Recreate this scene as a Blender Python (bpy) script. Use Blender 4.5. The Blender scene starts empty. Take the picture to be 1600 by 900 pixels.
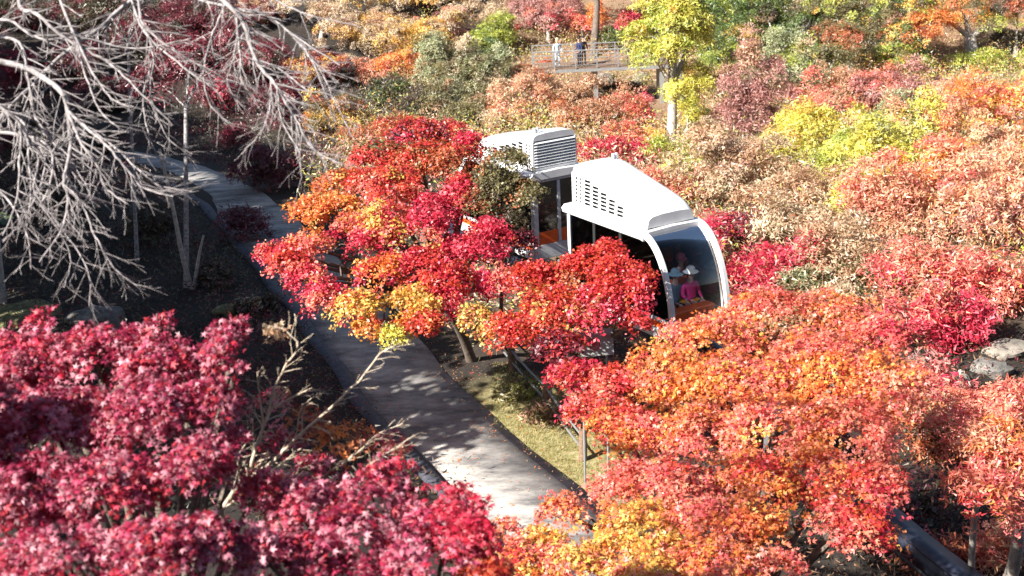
import bpy, bmesh, math, random
import numpy as np
from math import sin, cos, pi, radians, sqrt
from mathutils import Vector, Matrix
rng = np.random.default_rng(7)
random.seed(7)
scn = bpy.context.scene
COL = scn.collection

# ------------------------------------------------------------------ camera
FPX = 2300.0                      # focal length in pixels of the 1600 px wide photograph
CAM = np.array([0.0, 0.0, 14.5])
PITCH, ROLL = radians(18.5), radians(2.5)
fw = np.array([0, cos(PITCH), -sin(PITCH)])
r0 = np.array([1.0, 0, 0]); u0 = np.cross(r0, fw)
cr = r0 * cos(ROLL) - u0 * sin(ROLL); cu = np.cross(cr, fw)
cam = bpy.data.cameras.new('camera'); camo = bpy.data.objects.new('camera', cam); COL.objects.link(camo)
camo.matrix_world = Matrix(((cr[0], cu[0], -fw[0], CAM[0]), (cr[1], cu[1], -fw[1], CAM[1]),
                            (cr[2], cu[2], -fw[2], CAM[2]), (0, 0, 0, 1)))
cam.sensor_width = 36.0; cam.lens = 36.0 * FPX / 1600.0
cam.clip_start = 0.1; cam.clip_end = 2000
scn.camera = camo
cam.dof.use_dof = True; cam.dof.focus_distance = 31.0; cam.dof.aperture_fstop = 1.9

# ------------------------------------------------------------------ light
SUN = np.array([-0.66, -0.50, 0.60]); SUN /= np.linalg.norm(SUN)
el = math.asin(SUN[2]); az = math.atan2(SUN[0], SUN[1])
w = bpy.data.worlds.new('World'); scn.world = w; w.use_nodes = True
nt = w.node_tree; bg = nt.nodes['Background']
sky = nt.nodes.new('ShaderNodeTexSky'); sky.sky_type = 'NISHITA'; sky.sun_disc = False
sky.sun_elevation = el; sky.sun_rotation = az
nt.links.new(sky.outputs[0], bg.inputs[0]); bg.inputs[1].default_value = 0.05
sl = bpy.data.lights.new('sun', 'SUN'); sl.energy = 5.0; sl.angle = radians(0.5); sl.color = (1.0, 0.95, 0.87)
so = bpy.data.objects.new('sun', sl); COL.objects.link(so)
so.rotation_euler = Vector(SUN).to_track_quat('Z', 'Y').to_euler()
vs = scn.view_settings
vs.view_transform = 'Standard'; vs.look = 'None'; vs.exposure = 1.55; vs.gamma = 1
vs.use_curve_mapping = False
scn.cycles.max_bounces = 6; scn.cycles.diffuse_bounces = 3; scn.cycles.transmission_bounces = 6
scn.cycles.transparent_max_bounces = 8; scn.cycles.caustics_reflective = False; scn.cycles.caustics_refractive = False

# ------------------------------------------------------------------ placement helpers
def sm(a, b, x):
    t = np.clip((x - a) / (b - a), 0, 1); return t * t * (3 - 2 * t)
def path_x(y):                     # centre line of the footpath
    y = np.asarray(y, float)
    return np.interp(y, [20, 26, 30.2, 33.6, 36, 42.3, 50, 58, 66, 73, 80], [3.6, 1.5, -0.25, -1.95, -2.75, -5.0, -8.0, -11.0, -14.6, -18.6, -24])
def gz(x, y):                      # height of the terrain
    x = np.asarray(x, float); y = np.asarray(y, float)
    z = -3.6 * sm(48, 92, y) + 0.38 * np.maximum(0, 20 - y) + 0.33 * np.maximum(0, y - 98)
    z = z + 0.5 * sm(7, 13, x) * sm(30, 36, y) * sm(60, 48, y)
    off = np.abs(x - path_x(y)); k = sm(1.9, 4.5, off)
    z = z + k * (0.16 * np.sin(x * .7 + 1.3) * np.cos(y * .55) + 0.1 * np.sin(x * 1.7 - y * 1.1))
    z = z + 0.25 * sm(2.0, 5.0, path_x(y) - x) * sm(20, 26, y)
    return z
def ray(px, py):
    return fw + cr * ((px - 800) / FPX) - cu * ((py - 450) / FPX)
def at(px, py, zc):                # point seen at a pixel of the photo, zc metres along the view axis
    return CAM + ray(px, py) * zc
def ground_at(px, py):
    d = ray(px, py); lo, hi = 10.0, 400.0
    for s in np.arange(18, 300, 0.5):
        p = CAM + d * s
        if p[2] < gz(p[0], p[1]): return CAM + d * (s - .25), s
    return CAM + d * 150, 150.0

# ------------------------------------------------------------------ object helpers
def link(o, parent=None):
    COL.objects.link(o)
    if parent: o.parent = parent
    return o
def tag(o, label=None, cat=None, group=None, kind=None):
    if label: o['label'] = label
    if cat: o['category'] = cat
    if group: o['group'] = group
    if kind: o['kind'] = kind
    return o
def empty(name, loc, rz=0):
    o = bpy.data.objects.new(name, None); o.empty_display_size = .2
    o.location = [float(v) for v in loc]; o.rotation_euler = (0, 0, rz); return link(o)
def mesh_np(name, V, Q, mat, parent=None, colors=None, smooth=False, local=None, nper=4):
    """V (n,3), Q (m,nper) faces of one size"""
    me = bpy.data.meshes.new(name)
    V = np.asarray(V, np.float32); Q = np.asarray(Q, np.int32)
    if local is not None: V = V - np.asarray(local, np.float32)
    me.vertices.add(len(V)); me.vertices.foreach_set('co', V.ravel())
    me.loops.add(Q.size); me.loops.foreach_set('vertex_index', Q.ravel())
    me.polygons.add(len(Q)); me.polygons.foreach_set('loop_start', np.arange(0, Q.size, nper, dtype=np.int32))
    me.update(calc_edges=True)
    if colors is not None:
        a = me.color_attributes.new('tint', 'FLOAT_COLOR', 'POINT')
        c = np.ones((len(V), 4), np.float32); c[:, :3] = colors; a.data.foreach_set('color', c.ravel())
    if smooth: me.polygons.foreach_set('use_smooth', np.ones(len(Q), bool))
    me.materials.append(mat)
    return link(bpy.data.objects.new(name, me), parent)

class MB:
    def __init__(s): s.v = []; s.f = []
    def add(s, vs, fs):
        n = len(s.v); s.v += [tuple(float(c) for c in v) for v in vs]; s.f += [tuple(i + n for i in f) for f in fs]; return s
    def box(s, x0, x1, y0, y1, z0, z1):
        return s.add([(x0,y0,z0),(x1,y0,z0),(x1,y1,z0),(x0,y1,z0),(x0,y0,z1),(x1,y0,z1),(x1,y1,z1),(x0,y1,z1)],
              [(0,3,2,1),(4,5,6,7),(0,1,5,4),(1,2,6,5),(2,3,7,6),(3,0,4,7)])
    def obox(s, p, q, w, h):          # box bar from p to q
        p = np.array(p, float); q = np.array(q, float); d = q - p; d /= np.linalg.norm(d)
        a = np.cross(d, (0, 0, 1)); n = np.linalg.norm(a); a = a / n if n > 1e-6 else np.array([1., 0, 0]); b = np.cross(a, d)
        vs = [c + a * sx * w / 2 + b * sz * h / 2 for c in (p, q) for sx, sz in ((-1,-1),(1,-1),(1,1),(-1,1))]
        return s.add(vs, [(0,3,2,1),(4,5,6,7),(0,1,5,4),(1,2,6,5),(2,3,7,6),(3,0,4,7)])
    def tube(s, pts, rad, n=6):
        pts = [np.array(p, float) for p in pts]; m = len(pts)
        rad = [rad] * m if np.isscalar(rad) else rad
        t0 = pts[1] - pts[0]; a = np.cross(t0, (0.3, 0.2, 1.0)); a /= np.linalg.norm(a)
        vs = []
        for i, p in enumerate(pts):
            t = pts[min(i + 1, m - 1)] - pts[max(i - 1, 0)]; t /= (np.linalg.norm(t) + 1e-9)
            a = a - t * (a @ t); a /= (np.linalg.norm(a) + 1e-9); b = np.cross(t, a)
            vs += [p + rad[i] * (a * cos(2*pi*k/n) + b * sin(2*pi*k/n)) for k in range(n)]
        fs = [(i*n+k, i*n+(k+1) % n, (i+1)*n+(k+1) % n, (i+1)*n+k) for i in range(m-1) for k in range(n)]
        fs += [tuple(range(n))[::-1], tuple((m-1)*n + k for k in range(n))]
        return s.add(vs, fs)
    def ball(s, c, r, n=10, m=6, top=1.0, bot=1.0):
        vs = []; c = np.array(c, float); r = np.array(r, float) * np.ones(3)
        for i in range(m + 1):
            th = pi * i / m
            for k in range(n):
                ph = 2*pi*k/n; vs.append(c + r * (sin(th)*cos(ph), sin(th)*sin(ph), cos(th) * (top if th < pi/2 else bot)))
        fs = [(i*n+k, (i+1)*n+k, (i+1)*n+(k+1) % n, i*n+(k+1) % n) for i in range(m) for k in range(n)]
        return s.add(vs, fs)
    def build(s, name, mat, parent=None, smooth=None, bevel=0):
        me = bpy.data.meshes.new(name); me.from_pydata(s.v, [], s.f); me.validate(); me.update()
        me.materials.append(mat)
        if smooth:
            me.polygons.foreach_set('use_smooth', [True] * len(me.polygons)); me.set_sharp_from_angle(angle=radians(smooth))
        o = link(bpy.data.objects.new(name, me), parent)
        if bevel:
            b = o.modifiers.new('bevel', 'BEVEL'); b.width = bevel; b.segments = 2; b.limit_method = 'ANGLE'
        return o

# ------------------------------------------------------------------ materials
def mat(name, col, rough=.6, var=0.0, scale=6.0, metal=0.0, bump=0.0, col2=None, spec=.5, coat=0):
    m = bpy.data.materials.new(name); m.use_nodes = True; n = m.node_tree.nodes; l = m.node_tree.links
    b = n['Principled BSDF']; b.inputs['Roughness'].default_value = rough; b.inputs['Metallic'].default_value = metal
    b.inputs['Base Color'].default_value = (*col, 1); b.inputs['Specular IOR Level'].default_value = spec
    b.inputs['Coat Weight'].default_value = coat
    if var or bump or col2:
        tc = n.new('ShaderNodeTexCoord'); no = n.new('ShaderNodeTexNoise'); no.inputs['Scale'].default_value = scale
        no.inputs['Detail'].default_value = 6; no.inputs['Roughness'].default_value = .65
        l.new(tc.outputs['Object'], no.inputs['Vector'])
        rp = n.new('ShaderNodeValToRGB'); rp.color_ramp.elements[0].position = .35; rp.color_ramp.elements[1].position = .68
        c2 = col2 or tuple(min(1, c * (1 + var)) for c in col); c1 = col if col2 else tuple(c * (1 - var) for c in col)
        rp.color_ramp.elements[0].color = (*c1, 1); rp.color_ramp.elements[1].color = (*c2, 1)
        l.new(no.outputs['Fac'], rp.inputs[0]); l.new(rp.outputs[0], b.inputs['Base Color'])
        if bump:
            bp = n.new('ShaderNodeBump'); bp.inputs['Strength'].default_value = bump; bp.inputs['Distance'].default_value = .03
            l.new(no.outputs['Fac'], bp.inputs['Height']); l.new(bp.outputs[0], b.inputs['Normal'])
    return m
def leaf_mat(name, trans=.45, gloss=.04, rough=.5):
    m = bpy.data.materials.new(name); m.use_nodes = True; n = m.node_tree.nodes; l = m.node_tree.links; n.clear()
    out = n.new('ShaderNodeOutputMaterial'); at_ = n.new('ShaderNodeVertexColor'); at_.layer_name = 'tint'
    d = n.new('ShaderNodeBsdfDiffuse'); t = n.new('ShaderNodeBsdfTranslucent'); g = n.new('ShaderNodeBsdfGlossy')
    g.inputs['Roughness'].default_value = rough; g.inputs['Color'].default_value = (1, 1, 1, 1)
    m1 = n.new('ShaderNodeMixShader'); m1.inputs[0].default_value = trans
    m2 = n.new('ShaderNodeMixShader'); m2.inputs[0].default_value = gloss
    l.new(at_.outputs[0], d.inputs[0]); l.new(at_.outputs[0], t.inputs[0])
    l.new(d.outputs[0], m1.inputs[1]); l.new(t.outputs[0], m1.inputs[2])
    l.new(m1.outputs[0], m2.inputs[1]); l.new(g.outputs[0], m2.inputs[2]); l.new(m2.outputs[0], out.inputs[0])
    return m
M = {}
M['leaf'] = leaf_mat('leaf_surface')
M['leaf_far'] = leaf_mat('bush_leaf_surface', .35, .06, .5)
M['bark'] = mat('dark_bark', (.09, .065, .05), .9, bump=.8, scale=9, col2=(.2, .16, .13))
M['bark_pale'] = mat('pale_bark', (.26, .23, .2), .8, bump=.5, scale=12, col2=(.5, .45, .4))
M['bark_grey'] = mat('grey_branch_bark', (.12, .105, .105), .8, bump=.4, scale=14, col2=(.44, .40, .395))
M['bark_tan'] = mat('tan_branch_bark', (.33, .25, .18), .75, bump=.3, scale=14, col2=(.62, .52, .40))
M['white'] = mat('white_painted_shell', (.56, .565, .575), .35, scale=2.2, coat=.25, col2=(.70, .705, .715))
M['white_body'] = mat('white_body_paint', (.46, .48, .50), .4, scale=3, coat=.2, col2=(.6, .62, .64))
M['cap'] = mat('dark_cavity', (.02, .021, .023), .8)
M['navy'] = mat('navy_steel', (.02, .024, .042), .45, var=.25, scale=4)
M['rubber'] = mat('black_rubber', (.015, .015, .016), .7)
M['orange_seat'] = mat('orange_seat_shell', (.75, .11, .015), .45, var=.08)
M['yellow_seat'] = mat('yellow_seat_pad', (.80, .32, .02), .6, var=.1)
M['floor_in'] = mat('cabin_floor_sheet', (.12, .12, .13), .6, var=.2)
M['steel'] = mat('brushed_steel', (.55, .56, .57), .35, metal=.9, var=.1)
M['steel_grey'] = mat('galvanised_steel', (.30, .31, .31), .45, metal=.4, var=.15)
M['conc'] = mat('weathered_concrete', (.2, .2, .19), .9, bump=.5, scale=5, col2=(.36, .35, .33))
M['panel'] = mat('grey_panel_paint', (.34, .36, .33), .5, var=.15)
M['redprint'] = mat('red_print', (.45, .04, .05), .5, var=.1)
M['wood'] = mat('weathered_wood', (.12, .075, .05), .85, bump=.6, scale=14, col2=(.28, .18, .12))
M['rock'] = mat('garden_rock', (.07, .068, .06), .9, bump=1.0, scale=3, col2=(.24, .22, .2))
M['rock_pale'] = mat('pale_rock', (.10, .09, .075), .95, bump=1.0, scale=2.5, col2=(.34, .30, .25))
M['moss'] = mat('mossy_rock', (.06, .07, .025), .95, bump=1.0, scale=4, col2=(.26, .24, .12))
M['kerb'] = mat('dark_kerb_stone', (.028, .03, .045), .7, bump=.4, scale=5, col2=(.075, .078, .1))
M['skin'] = mat('skin', (.55, .33, .24), .55)
M['hair'] = mat('dark_hair', (.02, .016, .014), .5)
def cloth(name, c): 
    if name not in M: M[name] = mat(name, c, .85, var=.12, scale=9)
    return M[name]
# glass: mostly clear, tinted, mirror-like at a slant
def glass(name, tint, refl=.08, ior=1.5):
    m = bpy.data.materials.new(name); m.use_nodes = True; n = m.node_tree.nodes; l = m.node_tree.links; n.clear()
    out = n.new('ShaderNodeOutputMaterial'); t = n.new('ShaderNodeBsdfTransparent'); t.inputs[0].default_value = (*tint, 1)
    g = n.new('ShaderNodeBsdfGlossy'); g.inputs['Roughness'].default_value = .03
    fr = n.new('ShaderNodeFresnel'); fr.inputs[0].default_value = ior
    ad = n.new('ShaderNodeMath'); ad.operation = 'ADD'; ad.inputs[1].default_value = refl - .04; ad.use_clamp = True
    mx = n.new('ShaderNodeMixShader'); l.new(fr.outputs[0], ad.inputs[0]); l.new(ad.outputs[0], mx.inputs[0])
    l.new(t.outputs[0], mx.inputs[1]); l.new(g.outputs[0], mx.inputs[2]); l.new(mx.outputs[0], out.inputs[0]); return m
M['glass'] = glass('windshield_glass', (.88, .90, .92), .02, 1.4)
M['glass_side'] = glass('side_window_glass', (.28, .30, .36), .13)
M['glass_blue'] = glass('blue_tinted_glass', (.05, .12, .35), .06)
M['blue'] = mat('blue_sheen_panel', (.04, .14, .5), .5, var=.15)

def ground_material():
    m = bpy.data.materials.new('forest_floor'); m.use_nodes = True; n = m.node_tree.nodes; l = m.node_tree.links
    b = n['Principled BSDF']; b.inputs['Roughness'].default_value = .95
    tc = n.new('ShaderNodeTexCoord'); geo = n.new('ShaderNodeSeparateXYZ'); l.new(tc.outputs['Object'], geo.inputs[0])
    def noise(s, d=6):
        no = n.new('ShaderNodeTexNoise'); no.inputs['Scale'].default_value = s; no.inputs['Detail'].default_value = d
        no.inputs['Roughness'].default_value = .7; l.new(tc.outputs['Object'], no.inputs['Vector']); return no
    def ramp(src, e):
        r = n.new('ShaderNodeValToRGB'); r.color_ramp.elements[0].position = e[0][0]; r.color_ramp.elements[0].color = (*e[0][1], 1)
        r.color_ramp.elements[1].position = e[-1][0]; r.color_ramp.elements[1].color = (*e[-1][1], 1)
        for p, c in e[1:-1]: r.color_ramp.elements.new(p).color = (*c, 1)
        l.new(src, r.inputs[0]); return r
    soil = ramp(noise(3.0).outputs['Fac'], [(.35, (.010, .008, .007)), (.55, (.022, .016, .012)), (.72, (.05, .03, .02))])  # near-black: shade of the wood is put into the soil colour
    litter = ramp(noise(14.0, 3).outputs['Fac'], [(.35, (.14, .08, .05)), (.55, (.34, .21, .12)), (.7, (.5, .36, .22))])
    moss = ramp(noise(5.0).outputs['Fac'], [(.3, (.10, .09, .035)), (.5, (.26, .23, .09)), (.7, (.46, .39, .24))])
    m1 = n.new('ShaderNodeMix'); m1.data_type = 'RGBA'
    k = ramp(noise(.25, 4).outputs['Fac'], [(.42, (0, 0, 0)), (.6, (1, 1, 1))])
    # leaf litter on the far right-hand slope; elsewhere soil, darkened in place of tree shade
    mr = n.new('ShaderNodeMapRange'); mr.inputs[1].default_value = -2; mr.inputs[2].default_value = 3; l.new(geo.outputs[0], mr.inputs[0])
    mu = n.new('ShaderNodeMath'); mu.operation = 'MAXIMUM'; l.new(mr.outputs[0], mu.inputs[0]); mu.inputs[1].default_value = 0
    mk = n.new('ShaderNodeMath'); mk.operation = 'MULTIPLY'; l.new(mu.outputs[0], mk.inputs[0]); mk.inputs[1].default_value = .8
    my = n.new('ShaderNodeMapRange'); my.inputs[1].default_value = 36; my.inputs[2].default_value = 43; l.new(geo.outputs[1], my.inputs[0])  # near ground kept dark for the shade under the orange crowns
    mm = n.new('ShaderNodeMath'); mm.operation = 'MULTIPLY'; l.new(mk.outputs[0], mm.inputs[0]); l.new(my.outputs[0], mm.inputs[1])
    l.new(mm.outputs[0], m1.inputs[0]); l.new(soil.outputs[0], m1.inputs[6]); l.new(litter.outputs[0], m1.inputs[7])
    # mossy verge on the right of the path (a strip of lawn about 2 m wide)
    def band(out, a, b_, c, d):
        x = n.new('ShaderNodeMapRange'); x.inputs[1].default_value = a; x.inputs[2].default_value = b_; l.new(out, x.inputs[0])
        y = n.new('ShaderNodeMapRange'); y.inputs[1].default_value = c; y.inputs[2].default_value = d; l.new(out, y.inputs[0])
        z = n.new('ShaderNodeMath'); z.operation = 'MULTIPLY'; l.new(x.outputs[0], z.inputs[0]); l.new(y.outputs[0], z.inputs[1]); return z
    bx = band(geo.outputs[0], -1.6, -.6, 2.6, 1.8); by = band(geo.outputs[1], 25, 27, 36.5, 34.5)
    bb = n.new('ShaderNodeMath'); bb.operation = 'MULTIPLY'; l.new(bx.outputs[0], bb.inputs[0]); l.new(by.outputs[0], bb.inputs[1])
    m2 = n.new('ShaderNodeMix'); m2.data_type = 'RGBA'; l.new(bb.outputs[0], m2.inputs[0]); l.new(m1.outputs[2], m2.inputs[6]); l.new(moss.outputs[0], m2.inputs[7])
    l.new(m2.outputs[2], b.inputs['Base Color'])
    bp = n.new('ShaderNodeBump'); bp.inputs['Strength'].default_value = .8; bp.inputs['Distance'].default_value = .06
    l.new(noise(8.0).outputs['Fac'], bp.inputs['Height']); l.new(bp.outputs[0], b.inputs['Normal']); return m
def path_material():
    m = bpy.data.materials.new('worn_path_surface'); m.use_nodes = True; n = m.node_tree.nodes; l = m.node_tree.links
    b = n['Principled BSDF']; b.inputs['Roughness'].default_value = .85
    tc = n.new('ShaderNodeTexCoord')
    n1 = n.new('ShaderNodeTexNoise'); n1.inputs['Scale'].default_value = 1.1; n1.inputs['Detail'].default_value = 8; n1.inputs['Roughness'].default_value = .7
    mp = n.new('ShaderNodeMapping'); mp.inputs['Rotation'].default_value = (0, 0, radians(25)); mp.inputs['Scale'].default_value = (.7, 1.3, 1)
    l.new(tc.outputs['Object'], mp.inputs[0]); l.new(mp.outputs[0], n1.inputs['Vector'])
    n2 = n.new('ShaderNodeTexNoise'); n2.inputs['Scale'].default_value = 60; n2.inputs['Detail'].default_value = 3; l.new(tc.outputs['Object'], n2.inputs['Vector'])
    r1 = n.new('ShaderNodeValToRGB'); r1.color_ramp.elements[0].position = .38; r1.color_ramp.elements[1].position = .64
    r1.color_ramp.elements[0].color = (.13, .125, .125, 1); r1.color_ramp.elements[1].color = (.44, .415, .385, 1)
    r2 = n.new('ShaderNodeValToRGB'); r2.color_ramp.elements[0].position = .3; r2.color_ramp.elements[1].position = .7
    r2.color_ramp.elements[0].color = (.75, .75, .75, 1); r2.color_ramp.elements[1].color = (1.15, 1.15, 1.15, 1)
    l.new(n1.outputs['Fac'], r1.inputs[0]); l.new(n2.outputs['Fac'], r2.inputs[0])
    mx = n.new('ShaderNodeMix'); mx.data_type = 'RGBA'; mx.blend_type = 'MULTIPLY'; mx.inputs[0].default_value = 1
    l.new(r1.outputs[0], mx.inputs[6]); l.new(r2.outputs[0], mx.inputs[7]); l.new(mx.outputs[2], b.inputs['Base Color'])
    bp = n.new('ShaderNodeBump'); bp.inputs['Strength'].default_value = .4; bp.inputs['Distance'].default_value = .01
    l.new(n2.outputs['Fac'], bp.inputs['Height']); l.new(bp.outputs[0], b.inputs['Normal']); return m
M['ground'] = ground_material(); M['path'] = path_material()

# ------------------------------------------------------------------ the setting: ground, path, kerb
def grid(xs, ys, zf):
    X, Y = np.meshgrid(xs, ys); V = np.stack([X, Y, zf(X, Y)], -1).reshape(-1, 3)
    nx, ny = len(xs), len(ys); I = np.arange(nx * ny).reshape(ny, nx)
    return V, np.stack([I[:-1, :-1], I[:-1, 1:], I[1:, 1:], I[1:, :-1]], -1).reshape(-1, 4)
xs = np.concatenate([np.linspace(-600, -32, 20), np.arange(-30, 40, .5), np.linspace(42, 600, 20)])
ys = np.concatenate([np.linspace(-300, -4, 16), np.arange(-2, 120, .5), np.linspace(122, 900, 24)])
def gz_far(X, Y):
    Z = gz(X, Y); return np.where(Y > 170, gz(X, 170 + 0 * Y) + .1 * (Y - 170), Z)
V, Q = grid(xs, ys, gz_far)
V[:, 2] = np.minimum(V[:, 2], 40)
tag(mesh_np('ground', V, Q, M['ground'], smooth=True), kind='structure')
def strip(name, o0, o1, lift, thick, m):
    yy = np.arange(19, 79, .5); cx = path_x(yy); ox = np.gradient(cx, yy); nrm = np.stack([np.ones_like(ox), -ox], -1); nrm /= np.linalg.norm(nrm, axis=1)[:, None]
    k = np.ones(9) / 9; cxs = np.convolve(np.pad(cx, 4, 'edge'), k, 'valid')
    V = []; cols = [(o0, -thick), (o0, lift), ((o0 + o1) / 2, lift + .0), (o1, lift), (o1, -thick)]
    for i in range(len(yy)):
        zc_ = float(gz(cxs[i], yy[i]))
        for o, dz in cols:
            wob = .05 * sin(yy[i] * 1.3 + o * 2)
            V.append((cxs[i] + nrm[i, 0] * (o + wob), yy[i] + nrm[i, 1] * (o + wob), zc_ + dz))
    n = len(cols); Q = [(i*n+k, i*n+k+1, (i+1)*n+k+1, (i+1)*n+k) for i in range(len(yy)-1) for k in range(n-1)]
    return mesh_np(name, V, Q, m)
tag(strip('footpath', -1.4, 1.05, .03, .2, M['path']), kind='structure')
tag(strip('path_kerb', -1.76, -1.41, .10, .2, M['kerb']), kind='structure')

# ------------------------------------------------------------------ foliage
PAL = {
 'magenta': [(.42,.028,.09),(.54,.09,.18),(.27,.010,.045),(.62,.22,.29),(.48,.03,.05),(.36,.015,.06),(.68,.30,.36)],  # palest pinks stand in for highlights on the leaves
 'crimson': [(.66,.03,.08),(.56,.02,.06),(.74,.11,.15),(.44,.012,.035)],
 'red': [(.66,.06,.035),(.70,.05,.06),(.56,.09,.03),(.45,.025,.025)],
 'rust': [(.46,.12,.045),(.55,.19,.07),(.33,.06,.025)],
 'orange': [(.84,.25,.05),(.86,.37,.08),(.80,.17,.05),(.85,.30,.12)],
 'coral': [(.82,.20,.13),(.86,.31,.18),(.80,.13,.13),(.85,.27,.21)],
 'peach': [(.78,.38,.22),(.74,.30,.21),(.80,.46,.26)],
 'gold': [(.78,.48,.09),(.68,.36,.07),(.82,.56,.17)],
 'yellow': [(.78,.68,.14),(.68,.62,.12),(.56,.52,.08)],
 'ygreen': [(.42,.46,.07),(.52,.55,.09),(.30,.36,.06)],
 'green': [(.10,.16,.03),(.17,.23,.05),(.06,.10,.025)],
 'sage': [(.36,.38,.20),(.27,.31,.16),(.47,.46,.26)],
 'olive': [(.18,.16,.06),(.27,.22,.09),(.12,.10,.045)],
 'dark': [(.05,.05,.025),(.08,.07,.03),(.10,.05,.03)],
 'brown': [(.52,.30,.17),(.62,.39,.24),(.36,.20,.11)],
 'mauve': [(.46,.21,.18),(.54,.29,.25),(.34,.15,.13)],
 'tan': [(.58,.44,.28),(.68,.54,.36),(.44,.31,.20)],  # tan and peach lightened to stand in for haze over the slope
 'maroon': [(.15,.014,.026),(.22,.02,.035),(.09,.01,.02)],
}
def tint_noise(P, s, seed):
    r = np.random.default_rng(seed); o = np.zeros(len(P))
    for k in range(5):
        d = r.normal(size=3); d /= np.linalg.norm(d); o += np.sin(P @ d * s * (1 + .6 * k) + r.uniform(0, 6.3)) / (1 + .35 * k)
    return o / 2.2
# leaf templates (x, y in the plane of the leaf, length 1)
def star_tpl():
    V = [(0, 0, 0)]; tips = [(-1.95, .62), (-1.0, .9), (0, 1.0), (1.0, .9), (1.95, .62)]
    for i in range(5):
        a, L = tips[i]; V.append((sin(a) * L * .62, cos(a) * L * .62, -.07 * L))
    notch = [-2.6, -1.42, -.5, .5, 1.42, 2.6]
    for a in notch: V.append((sin(a) * .2, cos(a) * .2, .015))
    return np.array(V), [(0, 6 + i, 1 + i, 7 + i) for i in range(5)]
def lobes(angs, L, hw_, droop):
    V = []; F = []
    for k, (a, l_) in enumerate(zip(angs, L)):
        c, s_ = cos(a), sin(a); V += [(-c * hw_, s_ * hw_, .02), (c * hw_, -s_ * hw_, .02), (s_ * l_, c * l_, -droop * l_)]; F.append((3*k, 3*k+1, 3*k+2))
    return np.array(V), F
def kite_tpl():
    return np.array([(0, -.5, 0), (.32, .05, .08), (0, .55, 0), (-.32, .05, .08)]), [(0, 1, 2, 3)]
TPL = {'star': star_tpl(), 'star5': lobes((-2.0, -1.0, 0, 1.0, 2.0), (.6, .88, .95, .88, .6), .20, .26), 'tri': lobes((-.95, 0, .95), (.75, .85, .75), .22, .1), 'kite': kite_tpl(), 'blade': (np.array([(-.19, -.6, 0), (.19, -.45, .05), (0, .78, 0)]), [(0, 1, 2)])}
AREA = {'star': .55, 'star5': .55, 'tri': .45, 'kite': .34, 'blade': .25}

def frames(N, spin):
    N = N / np.linalg.norm(N, axis=1)[:, None]
    a = np.cross(N, np.array([.31, .87, .2])); a /= (np.linalg.norm(a, axis=1)[:, None] + 1e-9); b = np.cross(N, a)
    c, s = np.cos(spin)[:, None], np.sin(spin)[:, None]
    return a * c + b * s, -a * s + b * c, N

def leaf_cloud(clumps, leaf, tpl='kite', lai=1.6, seed=0, gap=.1, spray=3.6, flat=1.0, up=.6, ragged=.22):
    """clumps: (centre, radii(3), {palette: weight})  ->  pos, frames, size, colour of every leaf"""
    r = np.random.default_rng(seed + 11); PP = []; NN = []; CC = []; SS = []
    for ci, (c, rad, pal) in enumerate(clumps):
        rad = np.array(rad, float); s = leaf * spray; mr = (rad[0] * rad[1] * rad[2]) ** (1 / 3)
        ns = max(6, int(lai * 3.4 * (rad[0]*rad[1] + rad[0]*rad[2] + rad[1]*rad[2]) / (s * s)))
        d = r.normal(size=(ns, 3)); d /= np.linalg.norm(d, axis=1)[:, None]; d[:, 2] = np.where(d[:, 2] < -.25, -d[:, 2], d[:, 2])
        R = r.uniform(.1, 1, ns) ** .27
        P = np.array(c) + d * R[:, None] * rad
        # uneven outline
        P += (d * rad) * (ragged * tint_noise(P, 2.6 / max(.5, mr), seed + ci))[:, None]
        keep = tint_noise(P, 3.2 / max(.45, mr ** .6), seed + 5 * ci + 2) > (gap * 2 - .75); P, d, R = P[keep], d[keep], R[keep]; ns = len(P)
        if ns == 0: continue
        m = max(3, int(flat * 3.14 * spray * spray / AREA[tpl] * .30))
        SN = np.array([0, 0, up]) + d * .55 + r.normal(size=(ns, 3)) * .22
        A, B, N = frames(SN, r.uniform(0, 6.3, ns))
        rr = np.sqrt(r.uniform(0, 1, (ns, m))) * s * r.uniform(.6, 1.25, ns)[:, None]; th = r.uniform(0, 2*pi, (ns, m)); hh = r.normal(size=(ns, m)) * s * .13 - rr * rr / s * .22
        X = P[:, None] + A[:, None] * (rr * np.cos(th))[..., None] + B[:, None] * (rr * np.sin(th) * .8)[..., None] + N[:, None] * hh[..., None]
        LN = N[:, None] + r.normal(size=(ns, m, 3)) * .55
        names = list(pal); wts = np.array([pal[k] for k in names], float); wts /= wts.sum(); cw = np.cumsum(wts)
        q = (tint_noise(P, 1.7, seed + 40) * .38 + .5 + r.normal(size=ns) * .14) % 1.0
        pi_ = np.minimum(np.searchsorted(cw, q), len(names) - 1)
        base = np.zeros((ns, m, 3))
        for i, nm in enumerate(names):
            arr = np.array(PAL[nm]); sel = pi_ == i; k = int(sel.sum())
            if k:
                main = r.integers(0, len(arr), k)[:, None].repeat(m, 1); mixr = r.uniform(size=(k, m)) < .35
                main = np.where(mixr, r.integers(0, len(arr), (k, m)), main); base[sel] = arr[main]
        base *= r.normal(1, .16, (ns, m, 1)).clip(.5, 1.5) * r.normal(1, .10, (ns, 1, 1)).clip(.6, 1.4)
        PP.append(X.reshape(-1, 3)); NN.append(LN.reshape(-1, 3)); CC.append(base.reshape(-1, 3)); SS.append((leaf * r.uniform(.65, 1.25, (ns, m))).ravel())
    P = np.concatenate(PP); N = np.concatenate(NN); C = np.concatenate(CC).clip(.003, .85); S = np.concatenate(SS)
    A, B, N = frames(N, r.uniform(0, 6.3, len(P)))
    return P, A, B, N, S, C
LEAFCOUNT = [0]
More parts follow.
